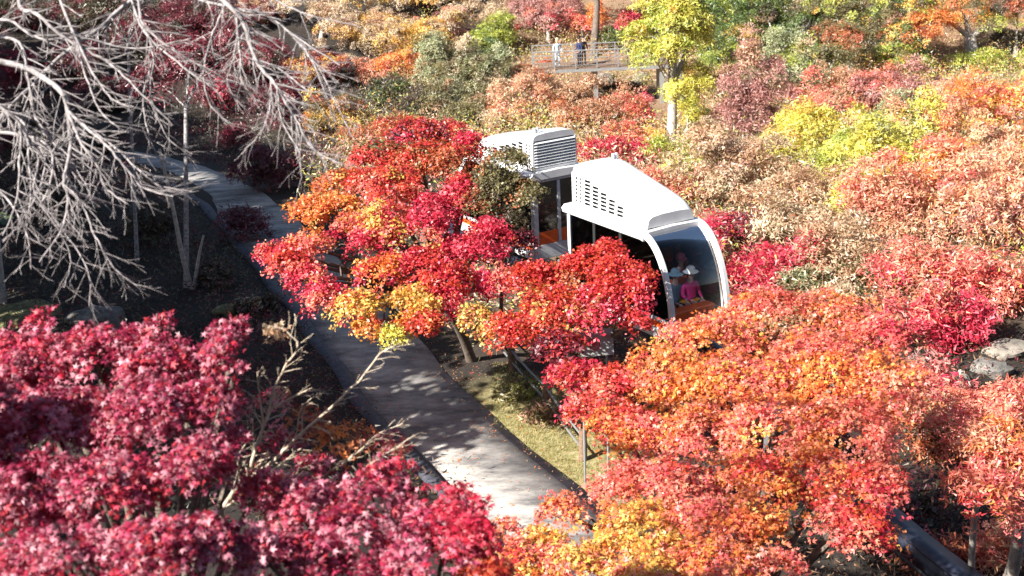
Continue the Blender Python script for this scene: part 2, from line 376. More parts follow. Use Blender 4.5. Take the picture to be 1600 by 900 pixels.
def leaf_mesh(name, cloud, tpl, m, parent=None, local=None):
    P, A, B, N, S, C = cloud; T, F = TPL[tpl]; k = len(T); n = len(P); w_ = len(F[0]); LEAFCOUNT[0] += n * len(F) * (w_ - 2); LEAFCOUNT.append((name, tpl, n))
    V = P[:, None] + S[:, None, None] * (A[:, None] * T[None, :, 0:1] + B[:, None] * T[None, :, 1:2] + N[:, None] * T[None, :, 2:3])
    Q = (np.arange(n)[:, None, None] * k + np.array(F)[None]).reshape(-1, w_)
    return mesh_np(name, V.reshape(-1, 3), Q, m, parent, colors=np.repeat(C, k, 0), local=local, nper=w_)

def bez(p0, p1, p2, n=7):
    return [(1-t)**2*np.array(p0) + 2*t*(1-t)*np.array(p1) + t*t*np.array(p2) for t in np.linspace(0, 1, n)]
def limbs(base, clumps, r_trunk, fork=.42, seed=0, lean=None):
    """trunk with limbs reaching every clump"""
    rr = random.Random(seed); base = np.array(base, float)
    cen = np.mean([c[0] for c in clumps], 0); f = base + (cen - base) * np.array([fork * .8, fork * .8, fork])
    tr = MB(); mid = (base + f) / 2 + np.array([rr.uniform(-.15, .15), rr.uniform(-.15, .15), 0])
    pts = bez(base - np.array([0, 0, .25]), mid, f, 7); n = len(pts)
    tr.tube(pts, [r_trunk * (1.25 if i == 0 else 1 - .35 * i / n) for i in range(n)], 9)
    li = MB()
    for c, rad, _ in clumps:
        c = np.array(c); L = np.linalg.norm(c - f); k = np.array([c[0] * .45 + f[0] * .55, c[1] * .45 + f[1] * .55, f[2] * .35 + c[2] * .65 - .1])
        rb = r_trunk * min(.6, .25 + .07 * L)
        b = bez(f, k, c, 7); li.tube(b, [rb * (1 - .75 * i / 6) + .008 for i in range(7)], 6)
        for _ in range(4):
            j = rr.randint(3, 6); e = b[j] + np.array([rr.uniform(-1, 1) * rad[0], rr.uniform(-1, 1) * rad[1], rr.uniform(-.1, .8) * rad[2]]) * .8
            q = (b[j] + e) / 2 + np.array([0, 0, .1 * L * rr.random()])
            li.tube(bez(b[j], q, e, 5), [rb * .28, rb * .22, rb * .16, rb * .1, .006], 4)
    return tr, li
def tree(name, label, cat, base, clumps, leaf=.08, tpl='kite', lai=1.6, trunk=.12, bark='bark', seed=0, group=None,
         gap=.1, fork=.42, m='leaf', spray=3.6, up=.6, ragged=.25):
    root = empty(name, base); tag(root, label, cat, group)
    tr, li = limbs(base, clumps, trunk, fork, seed)
    inv = np.array(root.location)
    for mb, nm in ((tr, 'trunk'), (li, 'limb')):
        mb.v = [tuple(np.array(v) - inv) for v in mb.v]; mb.build(nm, M[bark], root, smooth=60)
    leaf_mesh('crown', leaf_cloud(clumps, leaf, tpl, lai, seed, gap, spray, up=up, ragged=ragged), tpl, M[m], root, local=inv)
    return root
def cl(px, py, zc, rx, ry, pal, deep=None):
    """an ellipsoid clump of foliage whose outline is about rx by ry photo pixels at zc metres"""
    k = zc / FPX; a, b = rx * k, ry * k
    return (at(px, py, zc), (a, deep or (a * .7 + b * .6), b * 1.05), pal)

# ------------------------------------------------------------------ monorail track
track = [(-3.3, 46.0, 2.1), (-1.4, 42.7, 2.2), (1.8, 37.4, 2.2), (4.0, 33.7, 2.15), (5.1, 31.4, 1.9), (6.1, 29.0, 1.35), (7.0, 26.6, .85), (8.0, 24.0, .6), (9.0, 21.0, .9)]
tp = []
for i in range(len(track) - 1):
    for t in np.linspace(0, 1, 6)[:-1]:
        p = [np.array(track[max(0, min(len(track) - 1, i + k))]) for k in (-1, 0, 1, 2)]
        tp.append(.5 * (2*p[1] + (p[2]-p[0])*t + (2*p[0]-5*p[1]+4*p[2]-p[3])*t*t + (3*p[1]-p[0]-3*p[2]+p[3])*t**3))
tp.append(np.array(track[-1], float))
b0 = tp[0]; rt = empty('monorail_track', b0)
tag(rt, 'dark navy steel monorail beam on posts under the white cars', 'monorail track')
def sweep(name, w, h, dz, m):
    V = []; Q = []
    for i, p in enumerate(tp):
        d = tp[min(i+1, len(tp)-1)] - tp[max(i-1, 0)]; d[2] = 0; d /= np.linalg.norm(d); s = np.array([d[1], -d[0], 0])
        V += [p - b0 + s * a * w / 2 + np.array([0, 0, dz + c]) for a, c in ((-1, 0), (1, 0), (1, h), (-1, h))]
    for i in range(len(tp) - 1): Q += [(i*4+k, i*4+(k+1) % 4, i*4+4+(k+1) % 4, i*4+4+k) for k in range(4)]
    return mesh_np(name, V, Q, m, rt)
sweep('beam', .42, .5, -.5, M['navy'])
sweep('running_plate', .50, .04, 0.002, M['navy'])
for sgn in (-1, 1):
    mb = MB(); pts = []
    for i, p in enumerate(tp):
        d = tp[min(i+1, len(tp)-1)] - tp[max(i-1, 0)]; d[2] = 0; d /= np.linalg.norm(d); s = np.array([d[1], -d[0], 0]); pts.append(p - b0 + s * sgn * .40 + np.array([0, 0, -.25]))
    mb.tube(pts, .035, 5); mb.build('cable_conduit', M['rubber'], rt)
for i in (2, 9, 16, 22, 28, 34, 39):
    p = tp[i]; g = float(gz(p[0], p[1])); mb = MB(); q = p - b0
    mb.box(q[0]-.13, q[0]+.13, q[1]-.13, q[1]+.13, g - .2 - b0[2], q[2] - .502)
    mb.box(q[0]-.26, q[0]+.26, q[1]-.26, q[1]+.26, g - .25 - b0[2], g + .06 - b0[2])
    mb.build('support_post', M['steel_grey'], rt, bevel=.01)

# ------------------------------------------------------------------ monorail cars
HD = radians(-58.5); WID = 1.64; HW = WID / 2; RZ = 2.25
def prof(t):                       # side profile of the curved nose, t 0..1
    a = t * pi / 2
    return 3.0 + 1.10 * sin(a) ** 1.0, RZ - 2.2 * (1 - cos(a)) ** .97
def band(pts, w_in, w_out, y0, y1):
    """solid band following a side-profile polyline"""
    mb = MB(); n = len(pts); vs = []
    for i, p in enumerate(pts):
        a = np.array(pts[max(i-1, 0)]); b = np.array(pts[min(i+1, n-1)]); d = b - a; d /= np.linalg.norm(d); nm = np.array([-d[1], d[0]])
        o = np.array(p) + nm * w_out; i_ = np.array(p) - nm * w_in
        vs += [(o[0], y0, o[1]), (o[0], y1, o[1]), (i_[0], y1, i_[1]), (i_[0], y0, i_[1])]
    fs = [(i*4+k, i*4+(k+1) % 4, i*4+4+(k+1) % 4, i*4+4+k) for i in range(n-1) for k in range(4)] + [(3, 2, 1, 0), (n*4-4, n*4-3, n*4-2, n*4-1)]
    return mb.add(vs, fs)
def aircon(root):
    x0, x1 = .08, 3.02; hb = .70
    def zt(x):
        z = .95 - .02 * x if x < .5 else .94 - (x - .5) * .215
        if x > 2.7: z -= .9 * (x - 2.7) ** 1.6
        return z
    def hw(x): return hb - .02 * (x > 2.6)
    cols = [(.20, .26, 7), (.36, .42, 7), (.58, .80, 7), (.90, 1.13, 7), (1.23, 1.46, 6), (1.56, 1.79, 5), (1.89, 2.12, 3)]
    xsn = sorted({x0, x1, .5, 2.2, 2.45, 2.7, 2.8, 2.88, 2.95} | {c for a in cols for c in a[:2]})
    sh = MB()
    # top skin: rounded shoulders and a slight crown
    ring = lambda x: [(-hw(x) + .03, -.16), (-hw(x) + .045, -.085), (-hw(x) + .10, -.03), (-hw(x) + .19, 0), (-.25, .022), (.25, .022), (hw(x) - .19, 0), (hw(x) - .10, -.03), (hw(x) - .045, -.085), (hw(x) - .03, -.16)]
    vs = [(x, y, zt(x) + dz) for x in xsn for y, dz in ring(x)]; k = 10
    sh.add(vs, [(i*k+j, (i+1)*k+j, (i+1)*k+j+1, i*k+j+1) for i in range(len(xsn)-1) for j in range(k-1)])
    # side walls with open slots between the louvres
    for s in (-1, 1):
        def P(x, z): zz = zt(x) - .16; return (x, s * (hw(x) - .03 * z / zz), z)
        for a, b in zip(xsn[:-1], xsn[1:]):
            c = next((c for c in cols if abs(c[0] - a) < 1e-6), None)
            if c is None:
                sh.add([P(a, 0), P(b, 0), P(b, zt(b) - .16), P(a, zt(a) - .16)], [(0, 1, 2, 3)] if s < 0 else [(3, 2, 1, 0)]); continue
            z = .07; zs = [0]
            for i in range(c[2]):
                if z + .05 > zt(b) - .18: break
                zs += [z, z + .060]; z += .092
            for i in range(0, len(zs), 2):
                hi = zs[i+1] if i + 1 < len(zs) else None
                q = [P(a, zs[i]), P(b, zs[i])] + ([P(b, hi), P(a, hi)] if hi else [P(b, zt(b) - .16), P(a, zt(a) - .16)])
                sh.add(q, [(0, 1, 2, 3)] if s < 0 else [(3, 2, 1, 0)])
                if hi:       # the thickness of each slot: sloping louvre lip
                    i0, i1 = [(v[0], v[1] - s * .008, v[2]) for v in q[2:]]
                    sh.add([q[2], q[3], i1, i0], [(0, 1, 2, 3)])
    # nose face
    xe = x1; z1 = zt(xe) - .16
    sh.add([(xe, -hw(xe), 0), (xe, hw(xe), 0), (xe, hw(xe) - .03, z1), (xe, -hw(xe) + .03, z1)], [(0, 1, 2, 3)])
    sh.add([(xe, y, zt(xe) + dz) for y, dz in ring(xe)], [tuple(range(10))])
    ac = sh.build('air_conditioner', M['white'], root, smooth=40); ac.location = (0, 0, RZ + .085)
    inner = MB(); zz = [(x, zt(x) - .17) for x in (.14, .5, 2.2, 2.7, 2.9)]
    vs = []
    for x, z in zz: vs += [(x, -hb + .11, .01), (x, hb - .11, .01), (x, hb - .14, z), (x, -hb + .14, z)]
    inner.add(vs, [(i*4+k, i*4+(k+1) % 4, i*4+4+(k+1) % 4, i*4+4+k) for i in range(4) for k in range(4)] + [(0, 3, 2, 1), (16, 17, 18, 19)])
    inner.build('slot_backing', M['cap'], ac)  # plain near-black box standing in for the shade behind the slots
    # louvred inner end: a frame and nine broad slats
    fr = MB(); z = zt(x0)
    fr.box(x0 - .02, x0 + .03, -hb, -hb + .05, 0, z - .17).box(x0 - .02, x0 + .03, hb - .05, hb, 0, z - .17).box(x0 - .02, x0 + .03, -hb, hb, -.002, .06)
    fr.add([(x0, y, z + dz) for y, dz in ring(x0)], [tuple(range(10))[::-1]])
    fr.build('end_frame', M['white'], ac)
    me = None
    for i in range(9):
        if me is None:
            s_ = MB(); s_.add([(-.035, -hb+.05, -.012), (.05, -hb+.05, .03), (.05, hb-.05, .03), (-.035, hb-.05, -.012), (-.045, -hb+.05, .0), (.04, -hb+.05, .042), (.04, hb-.05, .042), (-.045, hb-.05, 0)],
                   [(0,3,2,1),(4,5,6,7),(0,1,5,4),(1,2,6,5),(2,3,7,6),(3,0,4,7)])
            o = s_.build('slat', M['white'], ac); me = o.data
        else: o = link(bpy.data.objects.new('slat', me), ac)
        o.location = (x0, 0, .095 + i * .078)
    for xs_ in (.5, 2.5):      # joints between the moulded panels
        sm_ = MB(); vs = []
        for x in (xs_, xs_ + .012):
            vs += [(x, -hb - .002, 0)] + [(x, y * 1.004, zt(x) + dz + .003) for y, dz in ring(x)] + [(x, hb + .002, 0)]
        sm_.add(vs, [(i, i + 1, i + 13, i + 12) for i in range(11)]); sm_.build('panel_joint', M['panel'], ac)
    # lifting bracket on top
    br = MB(); br.box(.25, .33, .36, .40, .93, 1.10).box(.25, .33, .46, .50, .93, 1.10).box(.25, .33, .36, .50, .93, .97); br.build('lifting_lug', M['white'], ac)
    return ac
def monorail_car(loc, hd, label):
    root = empty('monorail_car', loc, hd); tag(root, label, 'monorail car', 'white monorail cars on the beam')
    # roof slab with overhanging ledge
    rf = MB(); xs_ = [-.12, .0, 1.0, 2.0, 3.0, 3.12]
    prof_r = [(-HW - .06, -.13), (-HW - .09, -.03), (-HW, .05), (0, .08), (HW, .05), (HW + .09, -.03), (HW + .06, -.13)]
    vs = [(x, y, RZ + z - .02 * (x > 3.05)) for x in xs_ for y, z in prof_r]; k = 7
    rf.add(vs, [(i*k+j, (i+1)*k+j, (i+1)*k+(j+1) % k, i*k+(j+1) % k) for i in range(len(xs_)-1) for j in range(k)] + [tuple(range(k))[::-1], tuple(5*k + j for j in range(k))])
    rf.build('roof', M['white'], root, smooth=35)
    aircon(root)
    curve = [prof(t) for t in np.linspace(0, 1, 18)]
    for s in (-1, 1):
        y0, y1 = (HW - .07, HW + .03) if s > 0 else (-HW - .03, -HW + .07)
        band([(2.75, RZ)] + curve, .07, .05, y0, y1).build('nose_arch', M['white'], root, smooth=40)
    # curved windshield
    def sheet(t0, t1, inset, y, n=14):
        mb = MB(); vs = []
        for t in np.linspace(t0, t1, n):
            x, z = prof(t)
            for q in np.linspace(-1, 1, 5): vs.append((x - inset + .05 * (1 - q * q), y * q, z - inset * .3))
        return mb.add(vs, [(i*5+j, i*5+j+1, i*5+6+j, i*5+5+j) for i in range(n-1) for j in range(4)])
    ws = sheet(.03, .90, .04, HW - .12).build('windshield', M['glass'], root, smooth=60)
    band([prof(t) for t in (.0, .03, .06)], .03, .02, -HW + .12, HW - .12).build('windshield_header', M['rubber'], root)
    sheet(.90, 1.0, .035, HW - .12, 4).build('nose_panel', M['white_body'], root, smooth=60)
    # sides: sill panel, posts, tinted windows
    for s in (-1, 1):
        y = s * HW
        mb = MB(); ys_ = sorted((y - s * .06, y)); mb.box(0, 3.95, ys_[0], ys_[1], -.12, .38); sd = mb.build('side_panel', M['white_body'], root, bevel=.015)
        st = MB(); st.box(.1, 3.8, min(y, y + s * .006), max(y, y + s * .006) , .16, .30); st.build('stripe', M['orange_seat'], sd)
        for x in (0.0, 1.05, 2.1):
            mb = MB(); mb.box(x, x + .09, ys_[0] + .003, ys_[1] - .003, .381, RZ - .131); mb.build('window_post', M['white_body'] if x < .5 else M['rubber'], root, bevel=.01)
        for xa, xb in ((.095, 1.045), (1.145, 2.095)):
            mb = MB(); ym = y - s * .03; mb.box(xa, xb, ym - .006, ym + .006, .385, RZ - .135); mb.build('side_window', M['glass_side'], root)
        # front quarter window fills the space behind the arch
        mb = MB(); ym = y - s * .035; out = [(2.195, .385), (3.9, .385)] + [(prof(t)[0] - .13, prof(t)[1] - .05) for t in np.linspace(.75, .02, 12)] + [(2.195, RZ - .14)]
        n = len(out); mb.add([(a, ym - .005, b) for a, b in out] + [(a, ym + .005, b) for a, b in out], [tuple(range(n)), tuple(range(n, 2*n))[::-1]] + [(i, (i+1) % n, n+(i+1) % n, n+i) for i in range(n)])
        mb.build('side_window', M['glass_side'], root)
    # inner end wall: frame, glazed door with orange lower panel
    en = MB(); en.box(-.05, -.002, -HW + .02, -HW + .16, -.1, RZ - .13).box(-.05, -.002, HW - .16, HW - .02, -.1, RZ - .13).box(-.05, -.002, -HW + .16, HW - .16, 2.02, RZ - .13).box(-.05, -.002, -HW + .16, HW - .16, -.1, .30)
    e = en.build('end_wall', M['white_body'], root, bevel=.01)
    for x0_, x1_ in ((-HW + .165, -.05), (.05, HW - .165)):
        d = MB(); d.box(-.045, -.008, x0_, x1_, .305, .66); d.build('end_panel', M['orange_seat'], e, bevel=.01)
        d = MB(); d.box(-.035, -.02, x0_, x1_, .665, 2.015); d.build('end_window', M['glass_side'], e)
    d = MB(); d.box(-.06, -.002, -.045, .045, .305, 2.015); d.build('door_post', M['white_body'], e)
    # inside
    fl = MB(); fl.box(.003, 3.9, -HW + .065, HW - .065, -.12, 0); fl.build('floor', M['floor_in'], root)
    bl = MB(); bl.box(1.30, 1.34, -HW + .14, HW - .14, 1.15, 1.75); bl.build('blue_sheen_panel', M['blue'], root)  # added panel; its blue stands in for a sky reflection in the windshield
    for x in (.55, 1.75, 2.95):
        for y in (-.38, .38):
            st = MB(); st.box(x, x + .44, y - .30, y + .30, .30, .42); st.box(x + .05, x + .38, y - .22, y + .22, .003, .30)
            o = st.build('seat', M['orange_seat'], root, bevel=.03)
            st = MB(); st.box(x - .09, x - .005, y - .30, y + .30, .32, .95); st.build('backrest', M['orange_seat'] if y > 0 else M['yellow_seat'], o, bevel=.035)
            st = MB(); st.box(x + .02, x + .40, y - .26, y + .26, .422, .46); st.build('cushion', M['yellow_seat'], o, bevel=.015)
    st = MB(); st.box(3.55, 3.86, -.62, .62, .20, .50); st.build('front_console', M['orange_seat'], root, bevel=.03)
    for xb_ in (.7, 2.4): bo = MB(); bo.box(xb_, xb_ + .6, -.30, .30, -.35, -.125); bo.build('bogie', M['navy'], root, bevel=.02)
    return root
o1 = (2.12, 34.94, 2.72)
monorail_car(o1, HD, 'nearer white monorail car with long slotted roof housing and curved windshield, passengers inside')
o2 = (1.328, 38.15, 2.72)
monorail_car(o2, HD + pi, 'rear white monorail car facing away, broad horizontal louvres on its roof unit')
mb = MB(); f_ = np.array([cos(HD), sin(HD), 0])
mb.tube([np.array(o1) + np.array([0, 0, -.25]) + f_ * .1 - 0, (np.array(o1) + np.array(o2)) / 2 + np.array([0, 0, -.28]), np.array(o2) + np.array([0, 0, -.25]) - f_ * .1], .06, 8)
mb.v = [tuple(np.array(v) - np.array(o1)) for v in mb.v]; cp = mb.build('coupling_bar', M['steel_grey']); cp.location = o1
tag(cp, 'grey steel bar coupling the two white monorail cars', 'coupling')

# ------------------------------------------------------------------ people
def skin_body(segs, rad, name, mats, zone, parent):
    """segs: list of (joint a, joint b); rad: joint -> radius; one continuous skinned surface"""
    J = list(rad); idx = {j: i for i, j in enumerate(J)}
    me = bpy.data.meshes.new(name); me.from_pydata([tuple(rad[j][0]) for j in J], [(idx[a], idx[b]) for a, b in segs], [])
    o = bpy.data.objects.new(name, me); COL.objects.link(o)
    mdf = o.modifiers.new('skin', 'SKIN'); mdf.branch_smoothing = .6
    for j in J:
        s = me.skin_vertices[0].data[idx[j]]; r_ = rad[j][1]; s.radius = r_ if isinstance(r_, tuple) else (r_, r_)
    me.skin_vertices[0].data[idx['pelvis']].use_root = True
    sd = o.modifiers.new('sub', 'SUBSURF'); sd.levels = 1; sd.render_levels = 1
    dg = bpy.context.evaluated_depsgraph_get(); nm = bpy.data.meshes.new_from_object(o.evaluated_get(dg))
    nm.materials.clear(); [nm.materials.append(m) for m in mats]
    A = np.array([rad[a][0] for a, b in segs], float); B = np.array([rad[b][0] for a, b in segs], float); D = B - A; L2 = (D * D).sum(1)
    Z = [zone(a, b) for a, b in segs]
    for p in nm.polygons:
        c = np.array(p.center); t = np.clip(((c - A) * D).sum(1) / L2, 0, 1); k = int(np.argmin(((A + D * t[:, None] - c) ** 2).sum(1)))
        z = Z[k]; p.material_index = z if not isinstance(z, tuple) else (z[0] if t[k] < z[2] else z[1]); p.use_smooth = True
    nm.name = name; bpy.data.objects.remove(o); return link(bpy.data.objects.new(name, nm), parent)
def person(loc, rz, label, pose='stand', top=(.1,.1,.12), legs=(.03,.03,.05), hat=None, scale=1.0, group=None, hair=(.02,.016,.014), turn=0.0):
    root = empty('person', loc, rz); root.scale = (scale,) * 3; tag(root, label, 'person', group)
    # x to the person's left, y forward is -y ; z up.  facing -y
    if pose == 'stand': hipz, knee, ank = .92, [(0, -.02, .50)] * 2, [(0, .03, .09), (0, .0, .09)]
    R_ = {}
    if pose == 'stand':
        P = dict(pelvis=((0, 0, .95), (.15, .11)), waist=((0, 0, 1.10), (.135, .10)), chest=((0, -.01, 1.30), (.17, .115)), neck=((0, 0, 1.47), .055), chin=((0, -.02, 1.55), .07), head=((0, -.01, 1.66), (.078, .09)), crown=((0, 0, 1.72), .065))
        legsj = [('hip', (.10, 0, .88), .085), ('knee', (.11, -.03, .49), .06), ('ankle', (.115, .02, .10), .04), ('toe', (.125, -.14, .04), .035)]
        armj = [('shoulder', (.19, 0, 1.38), .062), ('elbow', (.27, .02, 1.10), .045), ('wrist', (.24, -.16, .93), .03), ('palm', (.225, -.23, .92), (.035, .018))]
    else:
        P = dict(pelvis=((0, 0, .10), (.16, .13)), waist=((0, 0, .26), (.14, .11)), chest=((0, -.01, .46), (.17, .12)), neck=((0, -.02, .62), .055), chin=((0, -.05, .70), .07), head=((0, -.05, .80), (.08, .092)), crown=((0, -.04, .86), .066))
        legsj = [('hip', (.09, -.08, .08), .085), ('knee', (.11, -.46, .12), .06), ('ankle', (.11, -.45, -.30), .04), ('toe', (.12, -.60, -.35), .035)]
        armj = [('shoulder', (.19, -.01, .53), .062), ('elbow', (.25, -.05, .27), .045), ('wrist', (.15, -.28, .20), .03), ('palm', (.12, -.35, .18), (.035, .018))]
    rad = {k: (np.array(v[0], float), v[1]) for k, v in P.items()}
    segs = [('pelvis', 'waist'), ('waist', 'chest'), ('chest', 'neck'), ('neck', 'chin'), ('chin', 'head'), ('head', 'crown')]
    for s, sd in ((1, 'l'), (-1, 'r')):
        prev = 'pelvis'
        for n, p, r_ in legsj: rad[n + sd] = (np.array((p[0] * s, p[1], p[2])), r_); segs.append((prev, n + sd)); prev = n + sd
        prev = 'chest'
        for n, p, r_ in armj: rad[n + sd] = (np.array((p[0] * s, p[1], p[2])), r_); segs.append((prev, n + sd)); prev = n + sd
        pl = rad['palm' + sd][0]
        for k, (dx, L) in enumerate(((-.026, .062), (-.009, .072), (.009, .068), (.026, .052))):
            q = pl + np.array([dx, -.035, -.005]); rad[f'f{k}a' + sd] = (q, .0095); rad[f'f{k}b' + sd] = (q + np.array([dx * .2, -L * .55, -.012]), .0085); rad[f'f{k}c' + sd] = (q + np.array([dx * .2, -L * .8, -.035]), .007)
            segs += [('palm' + sd, f'f{k}a' + sd), (f'f{k}a' + sd, f'f{k}b' + sd), (f'f{k}b' + sd, f'f{k}c' + sd)]
        q = pl + np.array([-s * .038, .005, 0]); rad['ta' + sd] = (q, .011); rad['tb' + sd] = (q + np.array([-s * .015, -.045, -.01]), .009)
        segs += [('palm' + sd, 'ta' + sd), ('ta' + sd, 'tb' + sd)]
    def zone(a, b):
        k = b[:-1] if b[-1] in 'lr' and b not in ('pelvis',) else b
        if b in ('neck',): return (1, 0, .8)
        if b in ('chin', 'head', 'crown'): return 0
        if k in ('hip', 'knee', 'ankle'): return 2
        if k == 'toe': return 3
        if k in ('shoulder', 'elbow', 'wrist') or b in ('waist', 'chest'): return 1 if k != 'wrist' else (1, 0, .85)
        return 0
    body = skin_body(segs, rad, 'body', [M['skin'], cloth('cloth_%.2f_%.2f_%.2f' % top, top), cloth('cloth_%.2f_%.2f_%.2f' % legs, legs), M['rubber']], zone, root)
    hd = rad['head'][0]
    nose = MB(); nose.ball(hd + np.array([0, -.10, -.035]), (.012, .02, .02), 6, 4); nose.build('nose', M['skin'], root, smooth=60)
    mo = MB(); mo.ball(hd + np.array([0, -.088, -.075]), (.024, .012, .007), 6, 4); mo.build('mouth', cloth('lip', (.4, .12, .1)), root)
    for s in (-1, 1):
        ey = MB(); ey.ball(hd + np.array([s * .032, -.085, .0]), (.012, .012, .008), 6, 4); ey.build('eye', M['hair'], root)
        er = MB(); er.ball(hd + np.array([s * .085, .0, -.02]), (.012, .02, .03), 6, 4); er.build('ear', M['skin'], root, smooth=60)
    hr = MB(); hr.ball(hd + np.array([0, .022, .035]), (.098, .105, .10), 12, 8); hr.ball(hd + np.array([0, .055, -.05]), (.085, .06, .10), 10, 6); hr.build('hair', cloth('hair_%.2f' % hair[0], hair), root, smooth=70)
    if hat:
        c, kind = hat; h = MB(); n = 16; top_ = hd + np.array([0, .01, .05])
        prof_ = [(.0, .115), (.06, .112), (.10, .08), (.112, .01), (.12 if kind == 'cap' else .19, -.025), (.118 if kind == 'cap' else .185, -.035), (.108, 0)] 
        vs = [top_ + np.array([r_ * cos(2*pi*k/n), r_ * sin(2*pi*k/n) - (.07 if kind == 'cap' and r_ > .115 and sin(2*pi*k/n) < -.3 else 0), z]) for r_, z in prof_ for k in range(n)]
        h.add(vs, [(i*n+k, (i+1)*n+k, (i+1)*n+(k+1) % n, i*n+(k+1) % n) for i in range(len(prof_)-1) for k in range(n)])
        h.build('hat', cloth('hat_%.2f_%.2f_%.2f' % c, c), root, smooth=50)
    return root
def in_car(o, hd, x, y, z):
    f = np.array([cos(hd), sin(hd), 0]); l = np.array([-sin(hd), cos(hd), 0]); return np.array(o) + f * x + l * y + np.array([0, 0, z])
FACE = HD + pi / 2                 # a person faces local -y; turn to look along the car
S = .47
person(in_car(o1, HD, 3.12, .46, .30), FACE, 'passenger in a white bucket hat and bright pink top behind the windshield', 'sit', (.80, .04, .22), (.05, .05, .07), ((.80, .80, .72), 'brim'))
person(in_car(o1, HD, 3.05, .06, .30), FACE, 'passenger with a teal grey hat left of the white bucket hat', 'sit', (.10, .16, .20), (.03, .03, .05), ((.22, .34, .36), 'brim'))
person(in_car(o1, HD, 2.55, .62, .45), FACE, 'passenger with dusky red headscarf seated at the right of the windshield', 'sit', (.35, .10, .10), (.2, .2, .22), ((.42, .10, .12), 'cap'))
person(in_car(o1, HD, 1.95, -.36, S), FACE, 'passenger in a grey jacket in the second row of the nearer car', 'sit', (.25, .26, .28), (.05, .05, .06))
person(in_car(o2, HD + pi, .62, .38, S), FACE, 'passenger in pale green hat near the end window of the rear car', 'sit', (.05, .06, .08), (.03, .03, .04), ((.55, .66, .55), 'brim'))
person(in_car(o2, HD + pi, .72, -.36, S), FACE + pi, 'passenger in dark clothes by the orange end panel of the rear car', 'sit', (.04, .03, .04), (.03, .03, .04))

# ------------------------------------------------------------------ path-side fence, lamp, sign, rocks
fp = [(-.85, 39.6), (-.1, 36.4), (.72, 33.6), (1.45, 30.7)]
b0f = np.array([fp[-1][0], fp[-1][1], float(gz(*fp[-1]))]); fr = empty('path_fence', b0f)
tag(fr, 'low fence of brown wooden posts with two shiny pale rails beside the path', 'fence')
tops = []
for i, (x, y) in enumerate(fp):
    g = float(gz(x, y)); p = np.array([x, y, g]) - b0f; mb = MB(); hgt = .72 + .03 * (i % 2)
    mb.tube([p + np.array([0, 0, -.3]), p + np.array([0.01, 0, hgt * .6]), p + np.array([.02, .01, hgt])], [.10, .095, .085], 8); mb.build('post', M['wood'], fr, smooth=60); tops.append(p)
for i in range(len(fp) - 1):
    for hz in (.60, .27):
        a, b = tops[i] + np.array([0, 0, hz]), tops[i+1] + np.array([0, 0, hz]); m_ = (a + b) / 2 - np.array([0, 0, .03])
        mb = MB(); mb.tube([a, (a + m_) / 2 - np.array([0, 0, .008]), m_, (b + m_) / 2 - np.array([0, 0, .008]), b], .026, 6); mb.build('rail', M['steel_grey'], fr, smooth=60)
# garden lamp seen between the red sprays, and slim pale stake
def lamp(px, py, label):
    p, _ = ground_at(px, py); o = empty('garden_lamp', p); tag(o, label, 'lamp', 'garden lamps along the path')
    mb = MB(); mb.tube([(0, 0, -.1), (0, 0, .42)], .045, 10); mb.build('stem', M['white_body'], o, smooth=60)
    mb = MB(); mb.tube([(0, 0, .42), (0, 0, .50), (0, 0, .56), (0, 0, .60)], [.10, .19, .14, .03], 14); mb.build('cap', M['white_body'], o, smooth=50)
lamp(574, 458, 'short white mushroom-shaped garden lamp on the path edge under the red maple')
p, _ = ground_at(592, 560); st = MB(); st.tube([(0, 0, -.1), (0, 0, .9)], .022, 6); o = st.build('marker_stake', M['white_body']); o.location = p; tag(o, 'thin pale stake standing on the path below the yellow-green sprig', 'stake')
# pale panel with a round red emblem beneath the nearer car
pc = at(934, 533, 31.2); g = float(gz(pc[0], pc[1])); so_ = empty('sign_board', (pc[0], pc[1], g)); so_.rotation_euler = (0, 0, radians(18)); tag(so_, 'tilted grey board with round red emblem beneath the nearer monorail car', 'sign')
hz = pc[2] - g
mb = MB(); mb.add([(-.42, -.1, hz - .26), (.34, -.06, hz - .34), (.42, .20, hz + .16), (-.40, .14, hz + .30), (-.42, -.06, hz - .27), (.34, -.02, hz - .35), (.42, .24, hz + .15), (-.40, .18, hz + .29)],
  [(0,1,2,3),(7,6,5,4),(0,4,5,1),(1,5,6,2),(2,6,7,3),(3,7,4,0)]); bd = mb.build('board', M['panel'], so_)
em = MB(); c0 = np.array([-.08, .0, hz - .06]); ux = np.array([.76, .04, -.08]); ux /= np.linalg.norm(ux); uy = np.array([.03, .24, .54]); uy /= np.linalg.norm(uy); nn = np.cross(ux, uy)
def ringf(r0_, r1_, n=20):
    vs = []; c = c0 + nn * .012
    for k in range(n): a = 2*pi*k/n; vs += [c + (ux * cos(a) + uy * sin(a)) * r0_, c + (ux * cos(a) + uy * sin(a)) * r1_]
    return vs, [(2*k, 2*k+1, (2*k+3) % (2*n), (2*k+2) % (2*n)) for k in range(n)]
em.add(*ringf(.10, .135)); em.add(*ringf(.0, .06)); em.build('emblem', M['redprint'], bd)
for x in (-.3, .25):
    mb = MB(); mb.tube([(x, .2, -.2), (x, .12, hz - .1)], .03, 6); mb.build('post', M['steel_grey'], so_)
